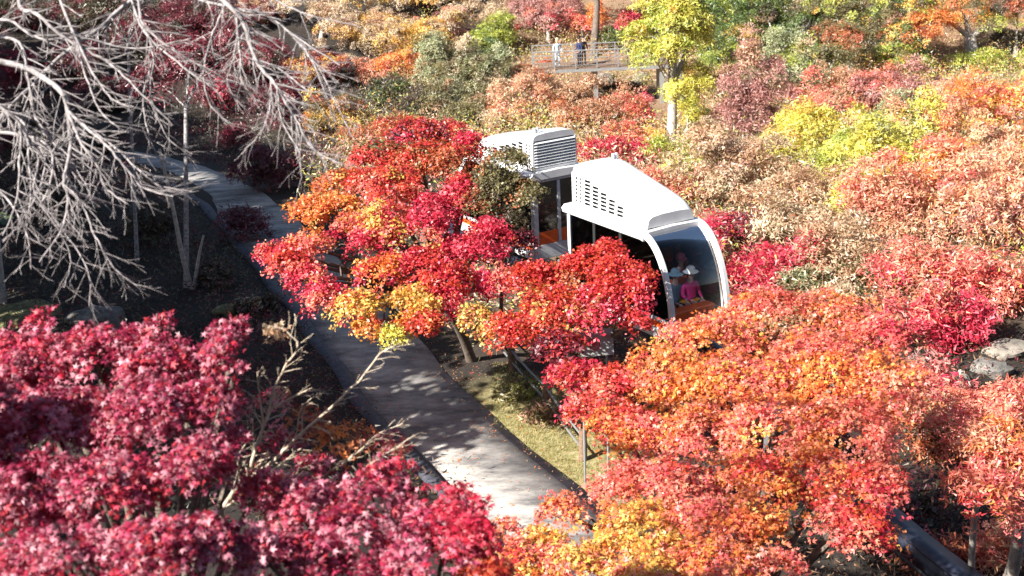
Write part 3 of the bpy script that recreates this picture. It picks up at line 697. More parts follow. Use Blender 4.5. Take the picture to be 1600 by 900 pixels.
def rock(px, py, rx, ry, m, label, seed, name='boulder', group='boulders on the garden slope', cat='boulder'):
    p, s_ = ground_at(px, py + ry * .6); k = s_ / FPX; a, b = rx * k, ry * k * 1.1
    bm = bmesh.new(); bmesh.ops.create_icosphere(bm, subdivisions=3, radius=1); r = np.random.default_rng(seed)
    P = np.array([v.co[:] for v in bm.verts]); n1 = np.round(tint_noise(P, 2.6, seed) * 3) * .09 + tint_noise(P, 6, seed + 1) * .08
    for v, q, e in zip(bm.verts, P, n1):
        q = q * (1 + e); q = np.sign(q) * np.abs(q) ** .7; v.co = (q[0] * a, q[1] * a * .8, q[2] * b)
    me = bpy.data.meshes.new(name); bm.to_mesh(me); bm.free(); me.materials.append(M[m]); me.polygons.foreach_set('use_smooth', [True] * len(me.polygons)); me.set_sharp_from_angle(angle=radians(28))
    o = link(bpy.data.objects.new(name, me)); o.location = (p[0], p[1], float(gz(p[0], p[1])) + b * .12); o.rotation_euler = (0, 0, r.uniform(0, 6)); tag(o, label, cat, group)
for i, a in enumerate([
  (1500, 588, 14, 10, 'rock_pale', 'small pale boulder at the left tip of the shaded patch, right of the crimson maple'),
  (1545, 578, 30, 12, 'rock', 'dark flat boulder in the shade at the right edge of the photo'),
  (1572, 545, 34, 10, 'rock_pale', 'long pale slab above the dark boulders at the right edge'),
  (1588, 612, 24, 10, 'rock', 'dark boulder at the lower right of the shaded patch'),
  (1582, 640, 24, 12, 'rock_pale', 'pale sunlit boulder below the dark rocks, cut by the right edge'),
  (1432, 562, 14, 9, 'rock_pale', 'small pale rock left of the crimson maple, above the orange crown'),
  (1362, 470, 14, 10, 'rock', 'grey rock between brown bushes and the coral maple'),
  (40, 492, 62, 14, 'moss', 'long mossy boulder above the magenta maple at the left edge'),
  (150, 498, 40, 18, 'rock', 'rounded dark grey boulder beside the mossy one above the magenta maple'),
  (945, 122, 17, 15, 'rock_pale', 'rounded tan boulder beneath the left end of the boardwalk'),
  (1000, 122, 13, 13, 'rock_pale', 'rounded tan boulder beneath the right half of the boardwalk'),
  (352, 486, 22, 7, 'moss', 'low mossy stone in the dark ground just above the magenta sprig'),
 ]): rock(*a, seed=60 + i)

# ------------------------------------------------------------------ boardwalk with railing and visitors
bz = at(980, 103, 88); DX0, DX1 = at(832, 103, 90)[0], at(1072, 107, 86)[0]; DY = bz[1]; DZ = float(bz[2])
bw = empty('boardwalk', (DX0, DY, float(gz(DX0, DY)))); tag(bw, 'raised boardwalk with thin railing and pale deck edge at the top centre', 'boardwalk')
o_ = np.array([DX0, DY, float(gz(DX0, DY))])
def loc_(x, y, z): return np.array([x, y, z]) - o_
n = 46; me = None
for i in range(n):
    x = DX0 + (DX1 - DX0) * (i + .5) / n
    if me is None:
        mb = MB(); hwid = (DX1 - DX0) / n * .46; mb.box(-hwid, hwid, -.1, 2.2, -.05, 0); o = mb.build('plank', M['wood'], bw); me = o.data
    else: o = link(bpy.data.objects.new('plank', me), bw)
    o.location = loc_(x, DY, DZ)
for y in (-.16, 2.24):
    mb = MB(); a, b = loc_(DX0, DY + y, DZ - .12), loc_(DX1, DY + y, DZ - .12); mb.obox(a, b, .1, .17); mb.build('edge_beam', M['steel_grey'], bw)
    for hz_ in (1.08, .86, .64, .42, .20):
        mb = MB(); mb.tube([a + np.array([0, 0, .12 + hz_]), b + np.array([0, 0, .12 + hz_])], .035 if hz_ > 1 else .014, 6); mb.build('handrail' if hz_ > 1 else 'railing_wire', M['steel_grey'], bw)
    k = 8
    for i in range(k):
        q = a + (b - a) * i / (k - 1); mb = MB(); mb.box(q[0]-.035, q[0]+.035, q[1]-.035, q[1]+.035, q[2] + .12, q[2] + 1.2); mb.build('railing_post', M['steel_grey'], bw)
for px in (845, 931, 1035, 1065):
    x = at(px, 120, 88)[0]
    for y in (.1, 2.0):
        g = float(gz(x, DY + y)); q = loc_(x, DY + y, g); mb = MB(); mb.box(q[0]-.13, q[0]+.13, q[1]-.1, q[1]+.1, q[2] - .3, DZ - .052 - o_[2]); mb.build('support_post', M['steel_grey'], bw)
def visitor(px, zoff, rz, label, **k):
    x = at(px, 100, 88.8)[0]; person((x, DY + zoff, DZ + .0), rz, label, 'stand', group=None, **k)
visitor(871, .5, radians(20), 'blond-haired visitor in a pale blue top at the left end of the boardwalk', top=(.45, .6, .75), legs=(.4, .5, .6), hair=(.6, .5, .3))
visitor(905, .5, radians(-60), 'visitor dressed in dark navy standing left of the dark pole on the boardwalk', top=(.02, .03, .09), legs=(.015, .015, .025))
visitor(912, .9, radians(30), 'visitor in grey trousers just behind the one in navy', top=(.05, .04, .05), legs=(.18, .18, .2))
visitor(983, .5, radians(0), 'visitor with a light blue cap leaning at the boardwalk railing', top=(.45, .33, .2), legs=(.02, .03, .08), hat=((.3, .55, .8), 'cap'))
visitor(996, .7, radians(-30), 'visitor in a navy coat right of the light blue cap', top=(.02, .03, .1), legs=(.02, .02, .04))

# ------------------------------------------------------------------ big foreground and middle maples
def zc_for(px, py, z):             # depth at which a pixel's ray passes height z
    d = ray(px, py); return (z - CAM[2]) / d[2]
def canopy(rows, z, pal_default=None):
    out = []
    for r_ in rows:
        px, py, rx, ry = r_[:4]; pal = r_[4] if len(r_) > 4 else pal_default; zz = r_[5] if len(r_) > 5 else z
        out.append(cl(px, py, zc_for(px, py, zz), rx, ry, pal))
    return out
def base_xy(x, y): return (x, y, float(gz(x, y)))
OR = {'orange': 4, 'coral': 3, 'gold': 1, 'red': 1}; OC = {'coral': 4, 'orange': 2, 'red': 2}; CO = {'coral': 5, 'red': 2, 'crimson': 1, 'orange': 1}
OY = {'orange': 4, 'gold': 2, 'coral': 3}
far_or = canopy([(1110, 540, 80, 46, OR), (1165, 500, 60, 30, {'orange': 3, 'coral': 2, 'gold': 1}), (1200, 505, 80, 42, {'orange': 3, 'coral': 3, 'olive': 1, 'brown': 1}), (1300, 500, 80, 40, {'orange': 2, 'coral': 2, 'brown': 1, 'gold': 1}), (1385, 530, 60, 40, {'coral': 4, 'crimson': 1, 'brown': 1}),
   (1040, 600, 70, 50, OR), (1150, 610, 95, 55, OR), (1270, 590, 95, 60, OR), (1380, 620, 70, 60, {'orange': 3, 'coral': 2, 'brown': 1}), (955, 605, 45, 32, {'red': 3, 'coral': 3, 'crimson': 1}), (900, 590, 42, 24, {'crimson': 3, 'red': 2})], 5.2)
tree('maple_tree', 'broad orange maple in front of the nearer monorail car windshield, yellow-flecked crown', 'maple tree', base_xy(4.6, 25.4), far_or, .070, 'tri', 2.0, .17, 'bark', 21, gap=.06)
near_or = canopy([(975, 680, 56, 45, {'coral': 3, 'red': 2, 'orange': 2}), (1080, 690, 80, 45, {'orange': 3, 'coral': 3, 'gold': 1}), (1210, 680, 90, 50, OR), (1330, 690, 85, 50, OC), (966, 768, 56, 48, OC), (1050, 770, 85, 45, CO), (1180, 755, 70, 40, OC),
   (1290, 745, 60, 40, OC), (1375, 770, 48, 45, CO), (1100, 830, 85, 45, OC), (1180, 825, 50, 38, OR), (1330, 825, 72, 34, CO), (880, 800, 40, 36, {'coral': 3, 'orange': 2}), (1010, 850, 80, 45, OY), (1120, 890, 85, 35, OC), (900, 880, 70, 35, OY), (1000, 915, 80, 35, OY), (1215, 890, 36, 32, CO), (800, 890, 60, 34, OR), (790, 840, 22, 26, {'coral': 2, 'orange': 1}), (850, 850, 34, 26, OY)], 5.0)
tree('maple_tree', 'coral-red and orange maple filling the bottom right foreground', 'maple tree', base_xy(3.6, 19.5), near_or, .066, 'tri', 1.9, .17, 'bark', 22, gap=.12)
# magenta maples close to the camera
MG = {'magenta': 6, 'crimson': 1}
def near_tree(label, base, clumps, seed, lai, gap=.1, trunk=.13):
    root = empty('maple_tree', base); tag(root, label, 'maple tree'); inv = np.array(base, float)
    tr, li = limbs(base, clumps, trunk, .55, seed)
    for mb, nm in ((tr, 'trunk'), (li, 'limb')):
        mb.v = [tuple(np.array(v) - inv) for v in mb.v]; mb.build(nm, M['bark'], root, smooth=60)
    P, A, B, N, S, C = leaf_cloud(clumps, .050, 'star5', lai, seed, gap, spray=3.2, up=.5)
    q = P - CAM; d = q @ fw; ix = 800 + FPX * (q @ cr) / d; iy = 450 - FPX * (q @ cu) / d
    inside = (ix > 5) & (ix < 1595) & (iy > 5) & (iy < 895); order = np.where(inside, d, 1e9).argsort()[:290]
    # the largest leaves in view are separate pieces that share one shape per tint
    sel = np.zeros(len(P), bool); sel[order] = True; rest = ~sel
    cr_ = leaf_mesh('crown', tuple(a[rest] for a in (P, A, B, N, S, C)), 'star5', M['leaf'], root, local=inv); cr_['kind'] = 'stuff'
    T, F = TPL['star']; base_me = []
    for c in PAL['magenta']:
        me = bpy.data.meshes.new('leaf'); me.from_pydata([tuple(t) for t in T], [], F); a = me.color_attributes.new('tint', 'FLOAT_COLOR', 'POINT')
        a.data.foreach_set('color', np.tile((*c, 1), len(T)).astype(np.float32)); me.materials.append(M['leaf']); base_me.append(me)
    for j, i in enumerate(order):
        o = link(bpy.data.objects.new('leaf', base_me[j % 7]), root); s = S[i]
        o.matrix_local = Matrix(((A[i, 0]*s, B[i, 0]*s, N[i, 0]*s, P[i, 0]-inv[0]), (A[i, 1]*s, B[i, 1]*s, N[i, 1]*s, P[i, 1]-inv[1]), (A[i, 2]*s, B[i, 2]*s, N[i, 2]*s, P[i, 2]-inv[2]), (0, 0, 0, 1)))
    return root
mag1 = [cl(*a, MG) for a in [(40, 580, 12.6, 75, 55), (150, 560, 12.6, 70, 45), (240, 570, 12.6, 60, 45), (90, 680, 11.6, 100, 60), (220, 650, 11.6, 90, 60), (330, 640, 11.8, 45, 40), (350, 555, 12.4, 24, 42), (372, 522, 12.6, 16, 20), (40, 790, 10.6, 90, 70), (170, 770, 10.8, 90, 60),
    (290, 740, 11.0, 70, 50), (80, 880, 10.0, 100, 50), (230, 860, 10.2, 90, 50), (330, 850, 10.4, 40, 40), (250, 512, 12.8, 10, 18), (62, 503, 12.9, 9, 16), (150, 518, 12.8, 10, 12), (300, 585, 12.5, 20, 10), (205, 528, 12.7, 9, 14), (365, 590, 12.2, 14, 16), (-30, 700, 11, 60, 120), (400, 770, 11.2, 26, 24), (390, 860, 10.6, 40, 34), (375, 690, 11.8, 18, 20)]]
near_tree('deep magenta maple filling the lower left corner, star-shaped leaves', (-3.1, 10.6, float(gz(-3.1, 10.6))), mag1, 31, 3.2, .22, trunk=.09)
mag2 = [cl(*a, p) for a, p in [((470, 800, 11.4, 60, 50), MG), ((420, 760, 11.9, 24, 18), {'magenta': 1, 'rust': 1}), ((580, 770, 11.6, 60, 40), MG), ((530, 860, 11.0, 90, 50), MG), ((660, 800, 11.6, 45, 36), MG), ((650, 870, 11.0, 70, 42), MG), ((730, 850, 11.2, 45, 40), {'magenta': 2, 'crimson': 3}), ((420, 880, 10.6, 55, 40), MG), ((715, 790, 11.7, 12, 32), {'crimson': 1}), ((760, 900, 11.0, 50, 26), {'crimson': 2, 'red': 2}), ((700, 830, 11.4, 50, 34), {'magenta': 3, 'crimson': 2}), ((745, 800, 11.6, 14, 26), {'crimson': 1}), ((540, 905, 10.8, 60, 24), MG), ((480, 870, 10.9, 50, 36), MG), ((620, 740, 11.9, 24, 14), {'magenta': 1, 'crimson': 1})]]
near_tree('smaller magenta maple at the bottom centre-left, below the bare pale branches', (-1.0, 10.6, float(gz(-1.0, 10.6))), mag2, 32, 3.1, .22, trunk=.07)
# red and orange maple leaning over the path
K = {'crimson': 3, 'coral': 2, 'red': 3}
mid = [cl(*a, p) for a, p in [
 ((450, 410, 33.5, 42, 24), K), ((475, 385, 34, 42, 20), {'orange': 2, 'coral': 2}), ((520, 330, 35.5, 50, 26), {'orange': 2, 'gold': 1, 'red': 1}), ((600, 300, 36, 62, 34), {'red': 2, 'coral': 2, 'gold': 1}), ((560, 370, 34.5, 55, 34), {'crimson': 2, 'coral': 2, 'gold': 1}),
 ((660, 350, 35, 60, 40), {'crimson': 3, 'coral': 1, 'red': 1}), ((730, 310, 36, 40, 34), {'crimson': 2, 'red': 2}), ((510, 470, 32.3, 36, 28), {'coral': 3, 'crimson': 3}), ((555, 485, 32, 40, 30), {'red': 2, 'gold': 2, 'orange': 1}), ((590, 425, 33.2, 40, 24), {'red': 1, 'orange': 2, 'crimson': 1}),
 ((655, 420, 33.5, 55, 32), {'crimson': 3, 'red': 2, 'gold': 1}), ((735, 400, 34.3, 48, 36), {'crimson': 4, 'red': 1}), ((640, 475, 32.2, 42, 26), {'orange': 3, 'gold': 3}), ((700, 470, 32.8, 40, 28), {'coral': 2, 'crimson': 2, 'orange': 1}), ((770, 440, 33.6, 40, 32), {'crimson': 3, 'coral': 2}),
 ((655, 512, 31.6, 36, 22), {'red': 3, 'orange': 1}), ((590, 245, 38, 50, 28), {'rust': 2, 'red': 2, 'olive': 1}), ((700, 255, 37, 50, 28), {'red': 3, 'rust': 2}), ((650, 215, 38.5, 50, 24), {'red': 2, 'maroon': 1, 'crimson': 1}), ((735, 235, 37.5, 30, 24), {'crimson': 2, 'red': 1}),
 ((765, 375, 34.6, 34, 30), {'crimson': 3, 'red': 1}), ((480, 330, 35.5, 40, 20), {'orange': 2, 'rust': 2}), ((530, 290, 37, 44, 22), {'rust': 2, 'orange': 1, 'olive': 1}), ((700, 440, 32.8, 40, 28), {'crimson': 2, 'red': 2}), ((600, 350, 34.5, 46, 28), {'coral': 2, 'gold': 1, 'crimson': 1}), ((480, 440, 33, 30, 22), {'crimson': 3, 'coral': 1}), ((425, 395, 34, 22, 18), {'coral': 2, 'crimson': 1}), ((612, 520, 31.4, 26, 14), {'ygreen': 2, 'yellow': 3}), ((575, 512, 31.6, 24, 14), {'orange': 2, 'red': 1}), ((640, 255, 37.5, 60, 30), {'rust': 2, 'red': 2, 'olive': 1}), ((493, 432, 33, 10, 8), {'yellow': 1, 'gold': 1})]]
tree('maple_tree', 'red and orange maple leaning over the path with one yellow-green sprig at its lower edge', 'maple tree', base_xy(-1.15, 37.4), mid, .085, 'kite', 2.1, .15, 'bark', 23, gap=.16)
redc = [cl(*a, p) for a, p in [((835, 442, 31.8, 40, 34), {'rust': 2, 'red': 3}), ((900, 430, 31.8, 46, 32), {'red': 3, 'rust': 2, 'crimson': 1}), ((962, 440, 31.2, 40, 40), {'red': 3, 'crimson': 2}), ((860, 490, 30.8, 55, 36), {'rust': 3, 'red': 3, 'gold': 1}), ((940, 490, 30.4, 60, 38), {'red': 3, 'crimson': 2, 'rust': 1}),
 ((955, 392, 31.6, 22, 16), {'red': 2, 'rust': 1}), ((918, 398, 31.7, 16, 12), {'red': 2}), ((1000, 455, 30.6, 24, 40), {'red': 2, 'crimson': 2}), ((993, 505, 30, 20, 24), {'red': 2, 'crimson': 2}), ((800, 520, 30.8, 50, 26), {'rust': 2, 'gold': 1, 'red': 2}), ((745, 500, 31.5, 34, 24), {'rust': 3, 'gold': 1, 'olive': 2}), ((870, 545, 29.8, 46, 24), {'red': 3, 'maroon': 2})]]
tree('maple_tree', 'dusky red maple hiding the lower side of the nearer monorail car', 'maple tree', base_xy(1.55, 32.6), redc, .085, 'kite', 2.2, .13, 'bark', 24, gap=.08)
tree('maple_tree', 'dark olive-brown tree partly covering the rear monorail car', 'tree', base_xy(-.35, 38.2),
     [cl(*a, p) for a, p in [((790, 255, 36.2, 42, 24), {'olive': 3, 'rust': 2}), ((765, 295, 36, 40, 32), {'olive': 3, 'dark': 2}), ((815, 305, 35.8, 30, 36), {'olive': 3, 'rust': 1}), ((790, 350, 35.5, 40, 30), {'dark': 3, 'rust': 1}), ((810, 380, 35, 32, 26), {'dark': 2, 'maroon': 2}), ((745, 330, 35.6, 30, 30), {'olive': 1, 'rust': 1})]], .075, 'kite', 2.0, .07, 'bark', 25, gap=.1).name = 'small_tree'
tree('maple_tree', 'low crimson maple filling the gap under the path fence rails beside the orange crown', 'maple tree', base_xy(2.4, 29.0),
     [cl(*a, {'crimson': 3, 'coral': 2, 'red': 2}) for a in [(880, 585, 28.5, 26, 14), (925, 640, 27.6, 40, 28), (985, 640, 27.6, 40, 30), (900, 640, 27.8, 26, 18)]], .08, 'kite', 1.8, .07, 'bark', 26)

# ------------------------------------------------------------------ bare trees
def catmull(P, n=5):
    P = [np.array(p, float) for p in P]; out = []
    for i in range(len(P) - 1):
        a, b, c, d = P[max(0, i-1)], P[i], P[i+1], P[min(len(P)-1, i+2)]
        for t in np.linspace(0, 1, n, endpoint=False): out.append(.5 * (2*b + (c-a)*t + (2*a-5*b+4*c-d)*t*t + (3*b-a-3*c+d)*t**3))
    return out + [P[-1]]
def bare_branch(pts, r_a, r_b, rr, twig=.32, every=2, parent=None, inv=None, m='bark_grey', sub=True, name='branch'):
    C_ = catmull(pts, 6); n = len(C_); C_ = [p + np.array([rr.uniform(-1, 1), rr.uniform(-1, 1), rr.uniform(-1, 1)]) * .006 for p in C_]
    mb = MB(); rad = [r_a + (r_b - r_a) * (i / (n-1)) ** .8 for i in range(n)]; mb.tube(C_, rad, 6); side = 1
    for i in range(2, n - 1, every):
        t = C_[i+1] - C_[i-1]; t /= np.linalg.norm(t) + 1e-9
        v = np.array([rr.uniform(-1, 1), rr.uniform(-1, 1), rr.uniform(-.7, .9)]); v -= t * (v @ t); v /= np.linalg.norm(v)
        side = -side if rr.random() < .6 else 1; h = np.array([side * .9, .25 * side, .0]); h -= t * (h @ t); d = t * rr.uniform(.5, 1.1) + v * .45 + h * .7; d /= np.linalg.norm(d)
        L = twig * rr.uniform(.5, 1.35) * (1 - .35 * i / n); k = []; p = C_[i].copy()
        for s in range(5):
            k.append(p.copy()); d = d + np.array([rr.uniform(-.1, .14), rr.uniform(-.12, .12), -.05 + rr.uniform(-.07, .07)]); d /= np.linalg.norm(d); p = p + d * L / 4
        r0_ = min(rad[i] * .5, .0065); mb.tube(k, [r0_ * (1 - .16 * s) for s in range(5)], 4)
        if sub:
            for s in (1, 2, 3):
                d2 = (k[s+1] - k[s]) / (L / 4) + np.array([rr.uniform(-.7, .7), rr.uniform(-.7, .7), rr.uniform(-.5, .5)]); d2 /= np.linalg.norm(d2)
                l2 = L * rr.uniform(.2, .45); mb.tube([k[s], k[s] + d2 * l2 * .5 + np.array([0, 0, -.004]), k[s] + d2 * l2], [r0_ * .55, r0_ * .42, .0018], 3)
    mb.v = [tuple(np.array(v) - inv) for v in mb.v]
    return mb.build(name, M[m], parent, smooth=70)
bt_base = np.array([-12.0, 13.5, float(gz(-12.0, 13.5))]); bt = empty('bare_tree', bt_base)
tag(bt, 'leafless grey tree with long drooping twiggy branches across the upper left', 'tree')
rr = random.Random(5)
hub = [at(-900, 30, 16.0), at(60, -110, 13.6), at(340, -110, 13.8), at(-110, 80, 13.2)]
tk = MB(); top_ = hub[0]; tk.tube(bez(bt_base + np.array([0, 0, -.3]), bt_base * .5 + top_ * .5 + np.array([-.4, 0, 0]), top_, 10), [.34 - .02 * i for i in range(10)], 12)
tk.v = [tuple(np.array(v) - bt_base) for v in tk.v]; tk.build('trunk', M['bark_grey'], bt, smooth=60)
def limb_(a, b, ra, rb, lift=.5):
    mb = MB(); pts = catmull(bez(a, (a + b) / 2 + np.array([0, 0, lift]), b, 6), 3); mb.tube(pts, [ra + (rb - ra) * i / (len(pts) - 1) for i in range(len(pts))], 8)
    mb.v = [tuple(np.array(v) - bt_base) for v in mb.v]; mb.build('limb', M['bark_grey'], bt, smooth=60)
limb_(hub[0], hub[3], .15, .05, .2); limb_(hub[0], hub[1], .14, .05, .4); limb_(hub[1], hub[2], .05, .04, .25)
BR = [ # photo-space polylines, start depth, end depth, start/end radius
 ([(60, -110), (30, 0), (61, 25), (110, 65), (165, 95), (210, 135), (270, 195)], 13.4, 12.6, .030, .006),
 ([(60, -110), (97, 5), (143, 110), (174, 153), (210, 168)], 13.4, 12.4, .022, .005),
 ([(-110, 80), (20, 100), (92, 138), (106, 174), (110, 230), (100, 281), (106, 307), (97, 358), (61, 409)], 13.2, 12.2, .040, .007),
 ([(100, 150), (112, 190), (128, 225), (153, 260), (163, 291), (199, 320)], 12.8, 12.2, .022, .005),
 ([(106, 174), (130, 195), (169, 230), (204, 271), (225, 294), (271, 307)], 12.8, 12.0, .020, .004),
 ([(60, -110), (200, -20), (225, 40), (286, 87), (330, 110)], 13.4, 13.0, .024, .005),
 ([(340, -110), (340, -20), (353, 5), (378, 31), (399, 92), (434, 138), (460, 184), (486, 230), (531, 255)], 13.6, 12.8, .038, .006),
 ([(368, 10), (372, 51), (376, 92), (378, 128), (404, 158)], 13.5, 13.2, .018, .005),
 ([(-60, 200), (50, 215), (82, 245), (71, 307), (38, 353)], 13.4, 12.6, .026, .006),
 ([(-110, 80), (-40, 140), (0, 168), (30, 194), (30, 255), (25, 317), (5, 368)], 13.2, 12.6, .030, .006),
 ([(340, -110), (194, 10), (153, 46), (102, 82), (51, 133), (10, 174), (-30, 230)], 14.0, 13.0, .030, .012),
 ([(340, -110), (300, -15), (358, 10), (419, 26), (460, 56), (531, 102)], 13.8, 13.0, .022, .005),
 ([(340, -110), (420, -10), (480, 22), (560, 40)], 13.8, 13.4, .018, .004),
 ([(424, 130), (424, 158), (409, 204), (378, 240)], 13.3, 13.0, .014, .004),
 ([(440, 40), (470, 70), (490, 100), (511, 153), (526, 194)], 13.5, 13.1, .018, .005),
 ([(110, 290), (128, 317), (148, 368), (179, 419), (215, 447)], 12.5, 12.2, .013, .004),
 ([(-110, 80), (0, 30), (60, 60), (130, 60), (210, 75), (300, 60)], 13.2, 13.0, .020, .005),
 ([(-110, 80), (20, 60), (45, 130), (60, 190), (110, 250), (140, 300)], 13.4, 12.9, .022, .005),
 ([(225, 40), (240, 90), (236, 150), (262, 215), (300, 240)], 13.6, 13.2, .014, .004),
 ([(353, 5), (330, 60), (318, 120), (330, 165), (365, 200)], 13.6, 13.2, .015, .004),
 ([(399, 92), (440, 110), (480, 140), (530, 150)], 13.3, 13.0, .012, .004),
 ([(434, 138), (440, 190), (468, 240), (470, 290)], 13.0, 12.8, .012, .004),
 ([(30, 194), (60, 250), (52, 300), (85, 350), (110, 400), (100, 450)], 12.9, 12.5, .014, .004),
 ([(-60, 260), (0, 300), (40, 360), (48, 420)], 12.9, 12.6, .016, .005),
]
_r = random.Random(77)
for pts, za, zb, ra, rb in list(BR):
    if len(pts) >= 5 and _r.random() < .55:      # a companion branch forking off each long one
        k_ = _r.randint(1, 2); dx, dy = _r.uniform(-55, 55), _r.uniform(-10, 45); m_ = len(pts) - k_
        BR.append(([pts[k_]] + [(x + dx * (i + 1) / m_, y + dy * (i + 1) / m_) for i, (x, y) in enumerate(pts[k_ + 1:])], za + .1, zb + _r.uniform(-.4, .5), ra * .7, rb))
for pts, za, zb, ra, rb in BR:
    n = len(pts); P3 = [at(x, y, za + (zb - za) * i / (n-1) + (.12 * sin(i * 2.1))) for i, (x, y) in enumerate(pts)]
    bare_branch(P3, ra * .85, rb * .9, rr, .36, 1, bt, bt_base)
sh_base = np.array([-2.9, 14.0, float(gz(-2.9, 14.0))]); shb = empty('bare_tree', sh_base)
tag(shb, 'nearly bare sapling with pale tan branches fanning up beside the magenta maple', 'tree')
rr = random.Random(9); s0 = at(345, 797, 13.6)
mb = MB(); pts = bez(sh_base - np.array([0, 0, .2]), (sh_base + s0) / 2 + np.array([.1, 0, 0]), s0, 8); mb.tube(pts, [.06 - .004 * i for i in range(8)], 8)
mb.v = [tuple(np.array(v) - sh_base) for v in mb.v]; mb.build('trunk', M['bark_tan'], shb, smooth=60)
for pts, ra, rb in [
 ([(345, 797), (376, 756), (425, 722), (463, 684), (527, 627), (565, 590), (595, 552), (618, 542)], .032, .008), ([(345, 797), (395, 760), (429, 733), (470, 700)], .022, .008),
 ([(380, 752), (391, 730), (402, 692), (421, 643), (425, 620), (444, 575), (466, 540), (440, 512)], .028, .010), ([(421, 643), (451, 624), (489, 605)], .014, .005), ([(413, 665), (406, 620), (402, 582)], .016, .008),
 ([(500, 745), (527, 730), (565, 703), (587, 680), (629, 661)], .016, .005), ([(560, 745), (572, 730), (602, 711), (648, 680)], .012, .004), ([(400, 830), (432, 782), (463, 741), (470, 722)], .018, .007), ([(376, 756), (372, 715), (395, 670), (380, 640)], .014, .005), ([(463, 684), (470, 640), (500, 612)], .010, .004)]:
    n = len(pts); P3 = [at(x, y, 13.6 - .5 * i / n) for i, (x, y) in enumerate(pts)]; bare_branch(P3, ra * .7, rb * .7, rr, .24, 1, shb, sh_base, 'bark_tan')
inv = sh_base
leaf_mesh('crown', leaf_cloud([cl(540, 690, 13.8, 48, 30, {'orange': 3, 'rust': 2, 'coral': 1}), cl(480, 660, 13.8, 34, 26, {'rust': 2, 'magenta': 1}), cl(420, 640, 13.8, 40, 34, {'magenta': 2, 'brown': 1}), cl(500, 740, 13.4, 60, 26, {'magenta': 3, 'rust': 1}), cl(440, 700, 13.7, 32, 28, {'magenta': 3, 'brown': 1}), cl(600, 700, 13.6, 30, 20, {'magenta': 2, 'coral': 1}), cl(430, 520, 13.3, 7, 14, {'tan': 1, 'brown': 1})], .06, 'tri', .9, 71, .2, 2.6), 'tri', M['leaf'], shb, local=inv)

# ------------------------------------------------------------------ shrubs and trees of the slope behind
used = {}
def bush(px, py, rx, ry, pal, label, cat='shrub', name='shrub', n=5, leaf=.13, trunk=.04, lai=1.02, seed=None, bark='bark', group=None, gap=.08, lift=0.0):
    if py < 420 and px > 480: rx, ry = rx * 1.08, ry * 1.14
    gp, s_ = ground_at(px, py + ry * .95 + lift); zc = s_; sd = seed or int(px * 7 + py * 13); r = np.random.default_rng(sd); C_ = []
    for i in range(n):
        a = 2 * pi * i / n + r.uniform(0, 1); q = .52 if n > 1 else 0
        C_.append(cl(px + rx * q * cos(a), py + ry * q * .8 * sin(a), zc + (rx * zc / FPX) * .35 * sin(a * 1.7), rx * r.uniform(.4, .62), ry * r.uniform(.4, .66), pal))
    C_.append(cl(px, py - ry * .1, zc, rx * .62, ry * .62, pal))
    if not ({'maroon', 'dark'} & set(pal)) and ry > 15:
        pm = dict(pal); pm['brown' if py > 130 else 'tan'] = max(1, sum(pal.values()) // 2)
        for i in range(8):
            a = r.uniform(0, 2 * pi); q = r.uniform(.7, 1.35); sz = r.uniform(.14, .36)
            C_.append(cl(px + rx * q * cos(a), py + ry * q * .8 * sin(a) - ry * .15, zc + .5 * sin(a), rx * sz, ry * sz * 1.4, pm if i % 2 else pal))
    return tree(name, label, cat, (gp[0], gp[1], float(gz(gp[0], gp[1]))), C_, leaf, 'blade', lai, trunk, bark, sd, group, gap, .35, 'leaf_far', spray=4.2, ragged=.42)
